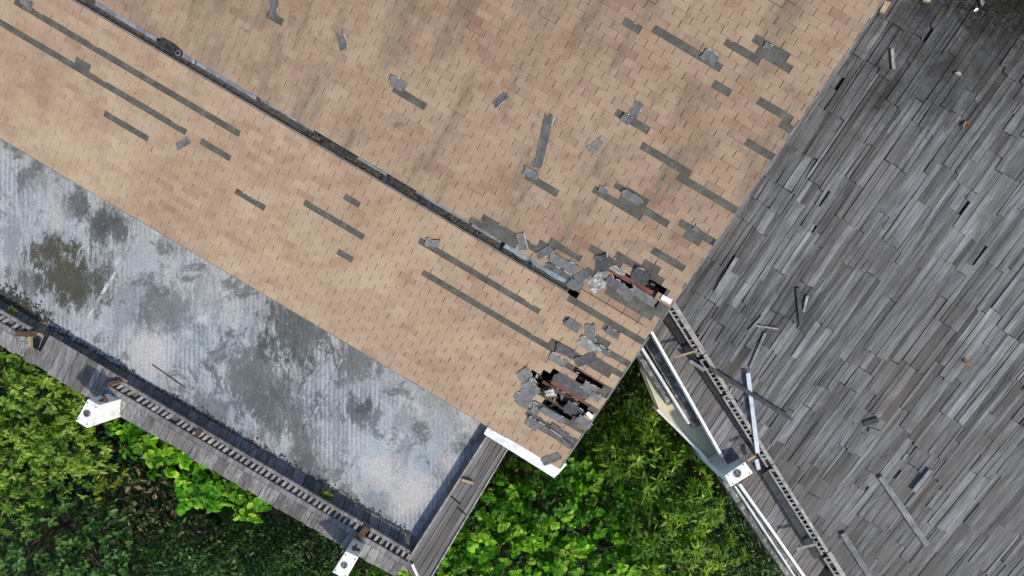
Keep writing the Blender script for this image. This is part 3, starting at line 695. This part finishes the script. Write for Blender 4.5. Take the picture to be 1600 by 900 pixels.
post('white_post', [(540, 861), (560, 870.5), (540, 906), (519, 894)], 'white post cut by the bottom edge of the photo below the terrace corner', (538, 883, .07), (((550, 862), (558, 850)), ((552, 856), (562, 862))))
post('white_post', [(1132, 743), (1164, 721), (1177, 739), (1142, 761)], 'white post beside the grey shake roof above the white gutter lines', (1152, 740, .085), None, 7.1, 3)

# ================================================================== GREY SHAKE HOUSE
gh = empty('grey_house', GRAY.px(1350, 450)); gh.location.z = 0
tag(gh, 'grey house with weathered wooden shake roof right of the tan roof', 'house')
ru0, rv0 = GRAY.uv(1043, 470); ru1, rv1 = GRAY.uv(1318, 912)
rail_v = lambda U: rv0+(rv1-rv0)*(U-ru0)/(ru1-ru0)
gl0 = edge_fn(GRAY, (1380, 0), (1054, 470))
umin = min(gl0(0), gl0(10))-.15
u = ru0-.9; shakes = []; prev = []
umax = GRAY.uv(1780, 700)[0]+.6
grp_left = 0; grpW = 0
while u < umax:
    wd = random.choice([.055, .07, .085, .1, .115, .135, .17])*random.uniform(.85, 1.15)
    vmin = rail_v(u+wd/2)+.06 if u > ru0-.1 else rv0-.1
    vtop = 11.0
    if prev and random.random() < .58: cuts = [c+random.uniform(-.02, .02) for c in prev]      # share butt lines with the neighbour
    else:
        cuts = [-9+random.random()*1.2]
        while cuts[-1] < vtop: cuts.append(cuts[-1]+random.choice([.4, .6, .8, 1.0, 1.3, 1.8])*random.uniform(.85, 1.15))
    prev = cuts
    for a, b in zip(cuts, cuts[1:]):
        a2 = max(a, vmin)
        if b-a2 < .1: continue
        x, y = topx(GRAY.at(u+wd/2, (a2+b)/2))
        if x > 1780 or y < -190 or y > 1040: continue
        if u+wd < gl0((a2+b)/2)-.45: continue
        shakes.append((u, wd, a2, b, (x > 0 and x < 1600 and y > 0 and y < 900)))
    u += wd
MISSING = [(1283, 308), (1296, 316), (1270, 360), (1500, 325), (1530, 400), (1345, 760), (1310, 130), (1450, 55), (1400, 740), (1430, 700)]
order = sorted([s for s in shakes if s[4]], key=lambda s: -(s[1]*(s[3]-s[2])))
big = set(id(s) for s in order[:300]); rest = MB()
def shake_into(m, u, wd, a, b, org):
    lf = random.uniform(.008, .026); rt = random.uniform(-.007, .007); tint = min(1, max(0, random.gauss(.52, .27)))
    if random.random() < .07: tint = random.uniform(0, .12)
    g = random.uniform(.001, .004); sk = random.gauss(0, .007)
    if random.random() < .09: g += random.uniform(.003, .010)
    e = lambda: random.uniform(-.018, .018)
    n_ = max(1, int((b-a)/.45)); L_ = b-a
    # ragged lower end, slight warp along its length
    vs = [a+L_*i/n_ for i in range(n_+1)]
    T = []
    for i, v in enumerate(vs):
        f = i/n_; h = lf*(1-f)+.004+random.uniform(-.002, .002)
        T.append((GRAY.at(u+g+sk*(1-f), v+(e() if i == 0 else 0), h+rt)-org, GRAY.at(u+wd-g+sk*(1-f), v+(e() if i == 0 else 0), h-rt)-org))
    dz = Vector((0, 0, .03))
    for (p, q), (r, s) in zip(T, T[1:]): m.prism([p-dz, q-dz, s-dz, r-dz], [p, q, s, r], tint)
for s in shakes:
    uu, wd, a, b, _ = s
    x, y = topx(GRAY.at(uu+wd/2, (a+b)/2))
    parts = [(uu, wd, a, b)]
    for (mx, my) in MISSING:
        U_, V_ = GRAY.uv(mx, my)
        if uu <= U_ < uu+wd and a <= V_ < b:      # a split-off sliver leaves a narrow slot beside the rest of the shake
            h = random.uniform(.08, .2); sl_ = min(wd*.6, random.uniform(.03, .06))
            lo_, hi_ = max(a, V_-h), min(b, V_+h)
            parts = [q for q in ((uu, wd, a, lo_), (uu, wd-sl_, lo_, hi_), (uu, wd, hi_, b)) if q[3]-q[2] > .05]
    for q_ in parts:
        if id(s) in big and q_ == parts[0]:
            m = MB(); org = GRAY.at(q_[0], q_[2]); shake_into(m, *q_, org)
            o = bpy.data.objects.new('shake', m.mesh('shake', M['shake'])); C.objects.link(o); o.parent = gh; o.location = org-Vector(gh.location)
        else: shake_into(rest, *q_, Vector((0, 0, 0)))
if rest.v: tag(rest.build('shake_field', M['shake'], gh), kind='stuff')
m = MB()    # dark sheathing below the shakes
poly = [GRAY.at(gl0(rv0)-.6, rv0-.05, -.03), GRAY.at(ru1+.6, rail_v(ru1+.6)+.02, -.03), GRAY.at(umax, rail_v(ru1+.6)-1, -.03), GRAY.at(umax, 11, -.03), GRAY.at(gl0(11)-.6, 11, -.03)]
m.slab(poly, .06); m.build('sheathing', M['sheath'], gh)
m = MB(); q = [GRAY.px(1060, 470), GRAY.px(1330, 905), GRAY.px(1780, 905), GRAY.px(1780, -100), GRAY.px(1450, -100)]
m.slab([(p.x, p.y, 6.0) for p in q], 7.0); m.build('wall', M['wall'], gh)
# strip of eave boards beyond the hip rail
eL = [(1012, 506), (1132, 716), (1160, 764), (1268, 915)]
def eave_y(x):
    for (x0, y0), (x1, y1) in zip(eL, eL[1:]):
        if x <= x1: return y0+(y1-y0)*(x-x0)/(x1-x0)
    return y1+1.4*(x-x1)
rail_y = lambda x: 473+(900-473)/(1311-1044)*(x-1044)
x = 1008.
while x < 1262:
    wd = random.uniform(6, 11)
    def hit(xx):
        y0 = eave_y(xx); t = 0
        while t < 130:
            X, Y = xx+.545*t, y0-.838*t
            if Y <= rail_y(X)-1: break
            t += 1
        return X, Y
    x2 = x+wd-.5; p0, p1 = (x, eave_y(x)), (x2, eave_y(x2)); q0, q1 = hit(x), hit(x2)
    m = MB(); j = random.uniform(0, .02); tint = min(.8, max(.0, random.gauss(.28, .14)))
    if x > 1165: tint += .3
    m.slab([STRIP.px(*p0, j), STRIP.px(*p1, j), STRIP.px(*q1, j+.02), STRIP.px(*q0, j+.02)], .035, tint); m.build('eave_board', M['board'], gh); x += wd
m = MB(); m.slab([STRIP.px(*p, -.05) for p in ((1012, 508), (1132, 716), (1160, 764), (1266, 908), (1311, 900), (1050, 480))], .05); m.build('eave_sheathing', M['black'], gh)
# hip rail: two boards with short rungs between
rd = Vector((267, 427)).normalized(); rn = Vector((rd.y, -rd.x))       # rn points to the shake side
def rp_(t, o): return (1044+rd.x*t+rn.x*o, 473+rd.y*t+rn.y*o)
for (t0, t1, w1, oo) in ((0, 97, .075, 6), (99, 165, .06, 6), (166, 300, .055, 5), (302, 462, .05, 5), (464, 520, .07, 6)):
    m = MB(); m.bar(GRAY.px(*rp_(t0, oo), .10), GRAY.px(*rp_(t1, oo), .10+random.uniform(-.01, .015)), w1*1.25, .10, .75); m.build('hip_board', M['batten'], gh)
    m = MB(); m.bar(GRAY.px(*rp_(t0+4, -5), .08), GRAY.px(*rp_(t1, -4.5), .08+random.uniform(-.01, .015)), .035, .08, .55); m.build('hip_batten', M['batten'], gh)
    m = MB(); m.bar(GRAY.px(*rp_(t0, 0), .02), GRAY.px(*rp_(t1, 0), .02), .12, .1); m.build('hip_core', M['sheath'], gh)
    t = t0+5
    while t < t1-4:
        if random.random() > .12:
            m = MB(); m.bar(GRAY.px(*rp_(t+random.uniform(-1, 1), -4), .07), GRAY.px(*rp_(t+2.8+random.uniform(-1.5, 1.5), 3.2), .075), random.uniform(.022, .045), .05, random.uniform(.3, .9)); m.build('rung', M['batten'], gh)
        t += random.uniform(7.0, 8.6)
m = MB(); m.bar(GRAY.px(*rp_(305, -13), .03), GRAY.px(*rp_(462, -13), .03), .13, .06, .1); m.build('hip_shadow_strip', M['dark_plank'], gh)  # dark strip added in place of the rail's shadow
# white gutter lines, mossy ledges and olive slab below the eave
def strip(name, pts, w_, z, h, mat, tint=.5):
    for a, b in zip(pts, pts[1:]):
        m = MB(); m.bar(up(*a, z), up(*b, z), w_, h, tint); m.build(name, M[mat], gh)
for (a, b) in (((1018, 518), (1074, 616)), ((1074, 616), (1129, 714)), ((1156, 757), (1209, 832)), ((1209, 832), (1262, 908))):
    m = MB(); m.bar(STRIP.px(*a, .05), STRIP.px(*b, .05), .05, .2); m.build('eave_trim', M['white'], gh)
strip('gutter_edge', [(1001, 540), (1077, 662)], .05, 6.42, .2, 'white')
strip('gutter_edge', [(1149, 760), (1247, 908)], .03, 6.42, .2, 'white')
def ledge(name, poly, z, h, mat): m = MB(); m.slab(PX(poly, z), h); m.build(name, M[mat], gh)
ledge('mossy_ledge', [(1002, 528), (1020, 524), (1098, 664), (1084, 670)], 6.33, .4, 'mottled')
ledge('mossy_ledge', [(985, 540), (1000, 534), (1055, 626), (1044, 634)], 6.15, .4, 'mottled')
ledge('mossy_ledge', [(1146, 758), (1166, 760), (1268, 908), (1248, 912)], 6.33, .4, 'mottled')
ledge('mossy_ledge', [(1128, 752), (1150, 756), (1250, 908), (1236, 912)], 6.15, .4, 'mottled')
ledge('olive_slab', [(1006, 580), (1030, 556), (1150, 700), (1165, 757), (1142, 763), (1098, 712), (1030, 640)], 5.85, .5, 'olive')
strip('slab_edge', [(1027, 640), (1064, 676), (1099, 711), (1143, 763)], .05, 5.9, .5, 'white')
m = MB(); m.slab(PX([(1040, 575), (1170, 755), (1300, 912), (1400, 912), (1150, 560)], 4.5), 5.3); m.build('wall', M['wall'], gh)

# ------------------------------------------------------------------ things lying on the shake roof
def plank(x0, y0, x1, y1, wpx, mat, label, cat='plank', name='loose_plank', dz=.06, th=.03, tint=.5, group='loose planks on the grey roof'):
    a, b = GRAY.px(x0, y0, dz), GRAY.px(x1, y1, dz); k = (H-a.z)/F
    m = MB(); n_ = 5
    for i in range(n_):
        p = a+(b-a)*i/n_; q = a+(b-a)*(i+1)/n_
        m.bar(p, q, wpx*k*random.uniform(.92, 1.05), th, tint+random.uniform(-.12, .12))
    o = m.build(name, M[mat]); tag(o, label, cat, group); return o
plank(1169, 583, 1184, 708, 6.5, 'blue_plank', 'pale bluish white plank lying near the rail on the grey roof', dz=.13)
plank(1108, 575, 1238, 656, 6, 'dark_plank', 'long dark bar crossing over the pale bluish plank', dz=.18)
plank(1376, 745, 1449, 852, 9, 'grey_plank', 'long grey plank lying askew in the lower middle of the shake roof', dz=.07)
plank(1317, 834, 1362, 905, 9, 'grey_plank', 'grey plank running off the bottom edge of the photo', dz=.07, tint=.3)
plank(1181, 509, 1216, 514, 3, 'batten', 'short thin pale stick lying level above the pale bluish plank', dz=.05)
plank(1191, 494, 1170, 518, 3, 'grey_plank', 'thin curved grey stick left of the short level stick', dz=.05, tint=.9)
plank(1152, 402, 1118, 457, 6, 'grey_plank', 'pale grey batten aligned with the shakes near the tan gable', dz=.06, tint=.9)
plank(1247, 450, 1252, 508, 6, 'dark_plank', 'dark upright stick in the left middle of the shake roof', dz=.06)
plank(1262, 462, 1256, 487, 4, 'batten', 'short pale splinter beside the dark upright stick', dz=.05)
plank(1428, 768, 1455, 735, 7, 'grey_plank', 'short grey offcut near the top of the long askew plank', dz=.08, tint=.8)
plank(1350, 663, 1372, 656, 8, 'dark_plank', 'small dark shake chip lying flat in the middle of the shake roof, upper of two', dz=.05)
plank(1358, 672, 1376, 678, 8, 'grey_plank', 'small grey shake chip just under the dark chip', dz=.05, tint=.2)
plank(1394, 76, 1397, 108, 5, 'batten', 'thin upright stick near the top of the shake roof', dz=.06)
plank(1196, 520, 1172, 575, 4, 'grey_plank', 'pale narrow strip lying left of the bluish plank top', dz=.05, tint=.6)
plank(1143, 606, 1137, 626, 2.5, 'batten', 'tiny pale stick just right of the rail', dz=.05)
plank(1378, 20, 1388, 2, 9, 'pine', 'tan offcut by the gable edge in the top right', dz=.05)
plank(1055, 558, 1090, 548, 3.5, 'pine', 'pale tan stick leaning on the left side of the hip rail', dz=.16)
plank(1078, 564, 1101, 579, 5, 'grey_plank', 'pair of grey battens ending left of the hip rail', dz=.12, tint=.8)
plank(1245, 858, 1277, 850, 4, 'batten', 'pale stick across the lower end of the hip rail', dz=.18)
plank(1168, 720, 1181, 712, 4, 'pine', 'short tan stick on the rail beside the white post', dz=.2)
plank(1182, 718, 1186, 734, 6, 'blue_plank', 'small whitish scrap hanging on the rail below the bluish plank', dz=.12)
def dry_leaf(x, y, s, ang, mat, label, cat='leaf', name='dry_leaf'):
    p = GRAY.px(x, y, .05); k = (H-p.z)/F*s; m = MB(); a = R(ang)
    ex, ey = Vector((math.cos(a), math.sin(a), 0))*k, Vector((-math.sin(a), math.cos(a), 0))*k*.55; z = Vector((0, 0, .025))
    for sg in (1, -1):
        m.face([p-ex, p-ex*.3+ey*sg+z, p+ex*.5+ey*sg*.8+z*.8, p+ex, p]) if sg > 0 else m.face([p, p+ex, p+ex*.5+ey*sg*.8+z*.8, p-ex*.3+ey*sg+z, p-ex])
    tag(m.build(name, M[mat]), label, cat, 'dry leaves and chips on the grey roof')
dry_leaf(1510, 566, 6.5, -50, 'brown_leaf', 'brown dry leaf right of centre on the shake roof')
dry_leaf(1508, 195, 7, 60, 'brown_leaf', 'orange brown dry leaf in the upper right of the shake roof')
dry_leaf(1497, 116, 6, -20, 'pine', 'pale yellowish chip under the dark patch at top right', 'chip', 'wood_chip')
dry_leaf(1525, 16, 4.5, 30, 'white', 'white scrap in the dark patch at the top right', 'scrap', 'white_scrap')
dry_leaf(1534, 4, 6, 100, 'batten', 'greyish scrap above the white scrap at the top right', 'scrap', 'grey_scrap')
dry_leaf(1448, 2, 7, 0, 'pine', 'tan chip at the top edge of the shake roof', 'chip', 'wood_chip')
# dark rotting litter at the top right
m = MB()
for _ in range(9000):
    x, y = 1585+random.gauss(0, 70), -10+abs(random.gauss(0, 48))-20
    if x < 1470+y*.9 or x > 1680: continue
    p = GRAY.px(x, y, .028+random.random()*.012); s = random.uniform(.005, .016); an = random.random()*6.28
    d = Vector((math.cos(an), math.sin(an), random.uniform(-.2, .2)))*s; e = Vector((-math.sin(an), math.cos(an), random.uniform(-.2, .2)))*s*.5
    m.face([p-d, p+e, p+d, p-e], random.random())
tag(m.build('roof_litter', M['litter']), 'dark rotting leaf litter on the shakes at the top right', 'litter', None, 'stuff')

# ================================================================== PLANTS
def leaf_batch(P, Dv, Nn, L, W, tint, droop):
    """vectorised leaves: base P, direction Dv, normal Nn (n x 3), length, width -> verts, faces, tints"""
    n_ = len(P); Dv = Dv/np.linalg.norm(Dv, axis=1)[:, None]
    S_ = np.cross(Dv, Nn); S_ /= np.linalg.norm(S_, axis=1)[:, None]+1e-9
    Nn = np.cross(S_, Dv)
    L = L[:, None]; W = W[:, None]; dr = droop[:, None]
    def pt(f, side, lift): return P+Dv*L*f*(1-.15*dr*f)-np.array([0, 0, 1])*L*dr*f*f+S_*W*side+Nn*W*lift
    V = np.stack([pt(0, 0, 0), pt(.33, -.46, .12), pt(.36, 0, -.06), pt(.33, .46, .12), pt(.7, -.36, .08), pt(.72, 0, -.06), pt(.7, .36, .08), pt(1, 0, 0)], 1).reshape(-1, 3)
    f = np.array([(0, 2, 1, 1), (0, 3, 2, 2), (1, 2, 5, 4), (2, 3, 6, 5), (4, 5, 7, 7), (5, 6, 7, 7)])
    tri = [(0, 2, 1), (0, 3, 2), (1, 2, 5), (1, 5, 4), (2, 3, 6), (2, 6, 5), (4, 5, 7), (5, 6, 7)]
    Fc = (np.array(tri)[None]+(np.arange(n_)*8)[:, None, None]).reshape(-1, 3)
    return V, Fc, np.repeat(tint, 8)
def mesh_np(name, V, Fc, tint, mat):
    me = bpy.data.meshes.new(name); nf = len(Fc)
    me.vertices.add(len(V)); me.vertices.foreach_set('co', V.astype(np.float32).ravel())
    me.loops.add(nf*3); me.loops.foreach_set('vertex_index', Fc.astype(np.int32).ravel())
    me.polygons.add(nf); me.polygons.foreach_set('loop_start', np.arange(0, nf*3, 3, dtype=np.int32)); me.polygons.foreach_set('loop_total', np.full(nf, 3, dtype=np.int32))
    me.update(calc_edges=True); me.attributes.new('tint', 'FLOAT', 'FACE').data.foreach_set('value', tint.astype(np.float32))
    me.polygons.foreach_set('use_smooth', np.ones(nf, dtype=bool))
    me.materials.append(mat); me.validate(); return me
def crown_leaves(blobs, per, L0, asp, droop, style, tb=.5):
    """blobs: list of (px,py,z,rx,rz,count of clumps). Each clump is a rosette of leaves."""
    Ps, Ds, Ns, Ls, Ws, Ts, Dr = [], [], [], [], [], [], []
    cl = []
    for (px, py, z, r, rz, cnt) in blobs:
        c = np.array(up(px, py, z)); pts = []; sp = r*1.55/math.sqrt(cnt*.62); tries = 0
        lo = rng.uniform(0, 6.28, 3)
        while len(pts) < cnt and tries < cnt*14:
            tries += 1; an = rng.uniform(0, 6.28); d = math.sqrt(rng.uniform(0, 1))
            R_ = r*(1+.2*math.sin(3*an+lo[0])+.14*math.sin(5*an+lo[1])+.1*math.sin(9*an+lo[2]))
            q = np.array([math.cos(an)*d*R_, math.sin(an)*d*R_, 0])
            if style != 'loose' and any((q[0]-o[0])**2+(q[1]-o[1])**2 < sp*sp for o in pts[-250:]): continue
            pts.append(q)
        for q in pts:
            d = math.hypot(q[0], q[1])/r
            hump = .5*math.sin(q[0]*4.1/r*1.3+lo[0])*math.sin(q[1]*4.3/r*1.3+lo[1])
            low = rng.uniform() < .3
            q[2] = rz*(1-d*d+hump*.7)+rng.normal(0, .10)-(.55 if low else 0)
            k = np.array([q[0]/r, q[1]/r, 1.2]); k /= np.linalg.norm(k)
            cl.append((c+q, k, .62 if low else rng.uniform(.75, 1.05)))  # low clumps get darker leaves, shade painted into the crown
    for (q, k, rad) in cl:
        n_ = max(3, int(per*rng.uniform(.7, 1.3))); ax = np.array([k[0]*.5, k[1]*.5, .8])+rng.normal(0, .18, 3); ax /= np.linalg.norm(ax)
        x = np.cross(ax, [0.31, .72, .1]); x /= np.linalg.norm(x); y = np.cross(ax, x)
        ang = rng.uniform(0, 6.28)+np.arange(n_)*2.4; el = rng.uniform(-.15, 1.05, n_) if style == 'rosette' else rng.uniform(-.3, 1.3, n_)
        d = (np.cos(ang)[:, None]*x+np.sin(ang)[:, None]*y)*np.cos(el*.8)[:, None]+ax*np.sin(el*.8)[:, None]
        base = q+rng.normal(0, L0*(.12 if style == 'rosette' else .8), (n_, 3))
        s = rng.uniform(.6, 1.15, n_)
        Ps.append(base); Ds.append(d); Ns.append(np.tile(ax, (n_, 1))+rng.normal(0, .25, (n_, 3)))
        Ls.append(L0*s); Ws.append(L0*asp*s); Dr.append(rng.uniform(.2, 1., n_)*droop)
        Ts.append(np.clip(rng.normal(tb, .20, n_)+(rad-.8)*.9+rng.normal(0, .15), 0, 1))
    cat = np.concatenate
    return cat(Ps), cat(Ds), cat(Ns), cat(Ls), cat(Ws), cat(Ts), cat(Dr)
def plant(name, blobs, per, L0, asp, droop, style, mat, label, cat, group, trunk=True, tb=.5, leaves=0, zb=-.6):
    x, y, z = blobs[0][:3]; base = up(x, y, z); root = empty(name, (base.x, base.y, 0)); tag(root, label, cat, group)
    P, D_, N_, L_, W_, T_, R_ = crown_leaves(blobs, per, L0, asp, droop, style, tb)
    if leaves:     # the highest, clearest leaves one by one
        idx = np.argsort(-(P[:, 2]+rng.uniform(0, .6, len(P))))
        sx = 800+F*P[:, 0]/(H-P[:, 2]); sy = 450-F*P[:, 1]/(H-P[:, 2])
        ok = [i for i in idx if 0 < sx[i] < 1600 and 0 < sy[i] < 900][:leaves]
        for i in ok:
            V, Fc, tt = leaf_batch(np.zeros((1, 3)), D_[i:i+1], N_[i:i+1], L_[i:i+1], W_[i:i+1], T_[i:i+1], R_[i:i+1])
            o = bpy.data.objects.new('leaf', mesh_np('leaf', V, Fc, tt, M[mat])); C.objects.link(o); o.parent = root; o.location = Vector(P[i])-Vector(root.location)
        keep = np.ones(len(P), bool); keep[ok] = False
        P, D_, N_, L_, W_, T_, R_ = (a[keep] for a in (P, D_, N_, L_, W_, T_, R_))
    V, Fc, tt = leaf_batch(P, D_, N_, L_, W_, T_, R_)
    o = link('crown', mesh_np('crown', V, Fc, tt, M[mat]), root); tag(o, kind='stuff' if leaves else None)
    if trunk:
        m = MB(); b0 = Vector((base.x, base.y, zb)); hub = Vector((base.x+.1, base.y+.08, z*.45))
        m.tube([b0, (b0+hub)/2+Vector((.06, -.05, 0)), hub], [.13, .10, .08], 8)
        for (px, py, pz, r, rz, c_) in blobs:
            e = up(px, py, pz); m.tube([hub, hub.lerp(e, .5)+Vector((.05, .08, .12)), e], [.07, .05, .02], 6)
            for k in range(3):
                d = Vector((random.uniform(-1, 1), random.uniform(-1, 1), random.uniform(.1, .6))).normalized()*r*.8
                m.tube([hub.lerp(e, .7), e+d*.5, e+d], [.03, .02, .008], 5)
        m.build('trunk', M['bark'], root)
    return root
GT = 'trees and shrubs growing below the roofs'
# low dark leaves added so gaps between the crowns stay near black
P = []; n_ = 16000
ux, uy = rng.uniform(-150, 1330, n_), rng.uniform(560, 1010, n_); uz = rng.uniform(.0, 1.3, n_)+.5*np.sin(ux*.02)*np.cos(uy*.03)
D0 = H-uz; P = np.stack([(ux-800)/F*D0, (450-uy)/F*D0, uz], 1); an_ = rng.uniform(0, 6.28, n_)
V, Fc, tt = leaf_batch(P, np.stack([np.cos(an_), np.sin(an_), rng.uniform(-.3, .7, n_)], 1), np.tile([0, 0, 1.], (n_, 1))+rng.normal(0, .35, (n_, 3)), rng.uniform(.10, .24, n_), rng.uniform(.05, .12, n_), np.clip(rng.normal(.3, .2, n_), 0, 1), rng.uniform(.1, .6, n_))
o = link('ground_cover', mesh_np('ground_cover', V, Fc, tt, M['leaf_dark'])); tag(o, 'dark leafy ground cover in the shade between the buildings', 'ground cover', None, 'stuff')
# left: fine leaved tree
plant('leafy_tree', [(50, 610, 4.6, 1.5, .9, 330), (105, 690, 4.2, .85, .7, 150), (30, 710, 4.0, 1.2, .8, 230), (-70, 640, 4.4, 1.5, .9, 160), (112, 590, 4.4, .85, .7, 120)], 13, .155, .5, .7, 'rosette', 'leaf_fine', 'bright fine leaved tree at the left edge below the parapet', 'tree', GT, tb=.62)
plant('leafy_tree', [(90, 738, 3.4, .8, .6, 100), (10, 775, 3.2, .9, .6, 110)], 13, .14, .4, .5, 'rosette', 'leaf_fine', 'greyish green tree fringe under the bright tree at the left edge', 'tree', GT, tb=.4)
plant('broad_leaf_vine', [(225, 690, 4.4, .5, .35, 34), (285, 715, 4.4, .65, .35, 48), (345, 750, 4.3, .65, .35, 48), (400, 775, 4.2, .5, .35, 30), (310, 762, 3.8, .5, .4, 24), (182, 672, 4.3, .2, .2, 7)], 13, .21, .72, .8, 'rosette', 'leaf_bright', 'bright broad leaved climber hugging the outside of the front parapet', 'vine', GT, tb=.6, leaves=150)
plant('broad_leaf_vine', [(605, 893, 4.2, .35, .3, 16), (560, 915, 4.0, .4, .3, 16)], 12, .2, .72, .7, 'rosette', 'leaf_bright', 'small tuft of bright broad leaves under the bottom corner of the terrace', 'vine', GT, tb=.6)
plant('dark_bush', [(50, 850, 2.2, 1.6, .8, 150), (160, 885, 2.0, 1.3, .8, 110), (-30, 880, 2.2, 1.5, .8, 80)], 10, .2, .66, .5, 'rosette', 'leaf_dark', 'glossy broad leaved bush in the bottom left corner', 'bush', GT, tb=.72)
plant('dark_bush', [(300, 870, 1.6, 1.2, .7, 150), (240, 800, 1.0, .6, .5, 30), (385, 855, 1.6, 1.0, .7, 120)], 9, .15, .5, .4, 'loose', 'leaf_dark', 'dark small leaved bush left of the bottom white post', 'bush', GT, tb=.42)
plant('dark_bush', [(470, 860, 2.0, 1.0, .7, 130), (430, 910, 2.0, .9, .7, 110), (500, 905, 2.2, .5, .5, 40)], 9, .14, .5, .4, 'loose', 'leaf_dark', 'dark bush in deep shade right against the bottom white post', 'bush', GT, tb=.4)
plant('dark_bush', [(160, 775, 1.2, .6, .5, 36), (200, 735, 1.2, .5, .4, 26)], 8, .15, .45, .4, 'loose', 'leaf_dark', 'sparse dark bush between the bright tree and the climber', 'bush', GT, tb=.4)
plant('yellow_shrub', [(163, 755, 2.4, .2, .2, 8), (160, 768, 2.5, .14, .15, 5)], 7, .13, .55, .5, 'rosette', 'leaf_yellow', 'small yellow green shrub catching sun in the dark undergrowth', 'shrub', GT, tb=.4, trunk=False)
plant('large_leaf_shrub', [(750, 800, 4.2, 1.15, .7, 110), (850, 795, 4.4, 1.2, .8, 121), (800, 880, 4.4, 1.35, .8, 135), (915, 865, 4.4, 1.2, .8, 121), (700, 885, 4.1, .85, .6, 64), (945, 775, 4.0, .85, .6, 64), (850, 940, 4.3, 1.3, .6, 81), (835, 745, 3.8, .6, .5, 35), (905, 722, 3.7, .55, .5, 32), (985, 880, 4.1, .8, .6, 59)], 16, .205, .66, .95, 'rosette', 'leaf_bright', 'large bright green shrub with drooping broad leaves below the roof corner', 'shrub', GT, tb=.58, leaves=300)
plant('narrow_leaf_tree', [(1010, 715, 4.6, .95, .7, 85), (1065, 765, 4.8, .95, .7, 85), (1000, 650, 3.8, .7, .5, 45), (958, 690, 3.8, .6, .5, 36), (1035, 830, 4.6, .95, .7, 85), (1092, 790, 4.6, .45, .4, 22)], 17, .24, .25, .5, 'rosette', 'leaf_narrow', 'narrow leaved tree between the tan roof corner and the grey house', 'tree', GT, tb=.52)
plant('narrow_leaf_tree', [(1050, 890, 4.4, .9, .6, 80), (1115, 880, 3.8, .7, .5, 48)], 16, .22, .26, .5, 'rosette', 'leaf_narrow', 'narrow leaved shrub at the bottom edge right of the bright shrub', 'shrub', GT, tb=.58)
plant('dark_bush', [(1150, 850, 2.2, .9, .7, 90), (1200, 890, 2.4, .8, .6, 80), (1120, 800, 1.6, .7, .5, 50)], 8, .16, .45, .4, 'loose', 'leaf_dark', 'dark bush squeezed against the wall of the grey house at bottom', 'bush', GT, tb=.55)
plant('dark_bush', [(985, 605, .6, .5, .4, 26), (1015, 645, .8, .6, .4, 36)], 8, .15, .4, .4, 'loose', 'leaf_dark', 'sparse dark bush in the black gap under the tan gable', 'bush', GT, tb=.3)
# little plants rooted on the buildings
def fern(x, y, z, n_, L0, mat, label):
    p = up(x, y, z); root = empty('small_fern', p); tag(root, label, 'fern', 'small plants rooted in the roofs')
    ang = rng.uniform(0, 6.28, n_); el = rng.uniform(.2, 1.1, n_)
    D_ = np.stack([np.cos(ang)*np.cos(el), np.sin(ang)*np.cos(el), np.sin(el)], 1)
    V, Fc, tt = leaf_batch(np.array(p)[None]+rng.normal(0, .03, (n_, 3))*[1, 1, .2], D_, np.tile([0, 0, 1.], (n_, 1))+rng.normal(0, .2, (n_, 3)), L0*rng.uniform(.6, 1.1, n_), L0*.3*rng.uniform(.6, 1.1, n_), rng.uniform(0, 1, n_), rng.uniform(.2, .7, n_))
    link('frond', mesh_np('frond', V, Fc, tt, M[mat]), root)
fern(507, 774, 6.25, 30, .22, 'leaf_fine', 'small green fern growing on the inside of the front parapet')
fern(691, 776, 6.0, 26, .17, 'leaf_fine', 'small green tuft growing at the foot of the side parapet')
fern(1058, 515, 7.15, 18, .13, 'leaf_yellow', 'yellow green sprout beside the hip rail')
fern(18, 487, 6.25, 16, .13, 'leaf_yellow', 'tiny yellow green sprout on the parapet at the left edge')
# pale dead leaves on the garden floor
m = MB()
for _ in range(150):
    x, y = random.gauss(225, 60), random.gauss(790, 40); p = up(x, y, .2+random.random()*1.2); s = random.uniform(.05, .16); an = random.random()*6.28
    d = Vector((math.cos(an), math.sin(an), random.uniform(-.3, .3)))*s; e = Vector((-math.sin(an), math.cos(an), random.uniform(-.3, .3)))*s*.5
    m.face([p-d, p-e, p+d, p+e], random.random())
tag(m.build('fallen_leaves', M['old_leaf']), 'pale fallen leaves caught in the dark undergrowth', 'leaves', None, 'stuff')
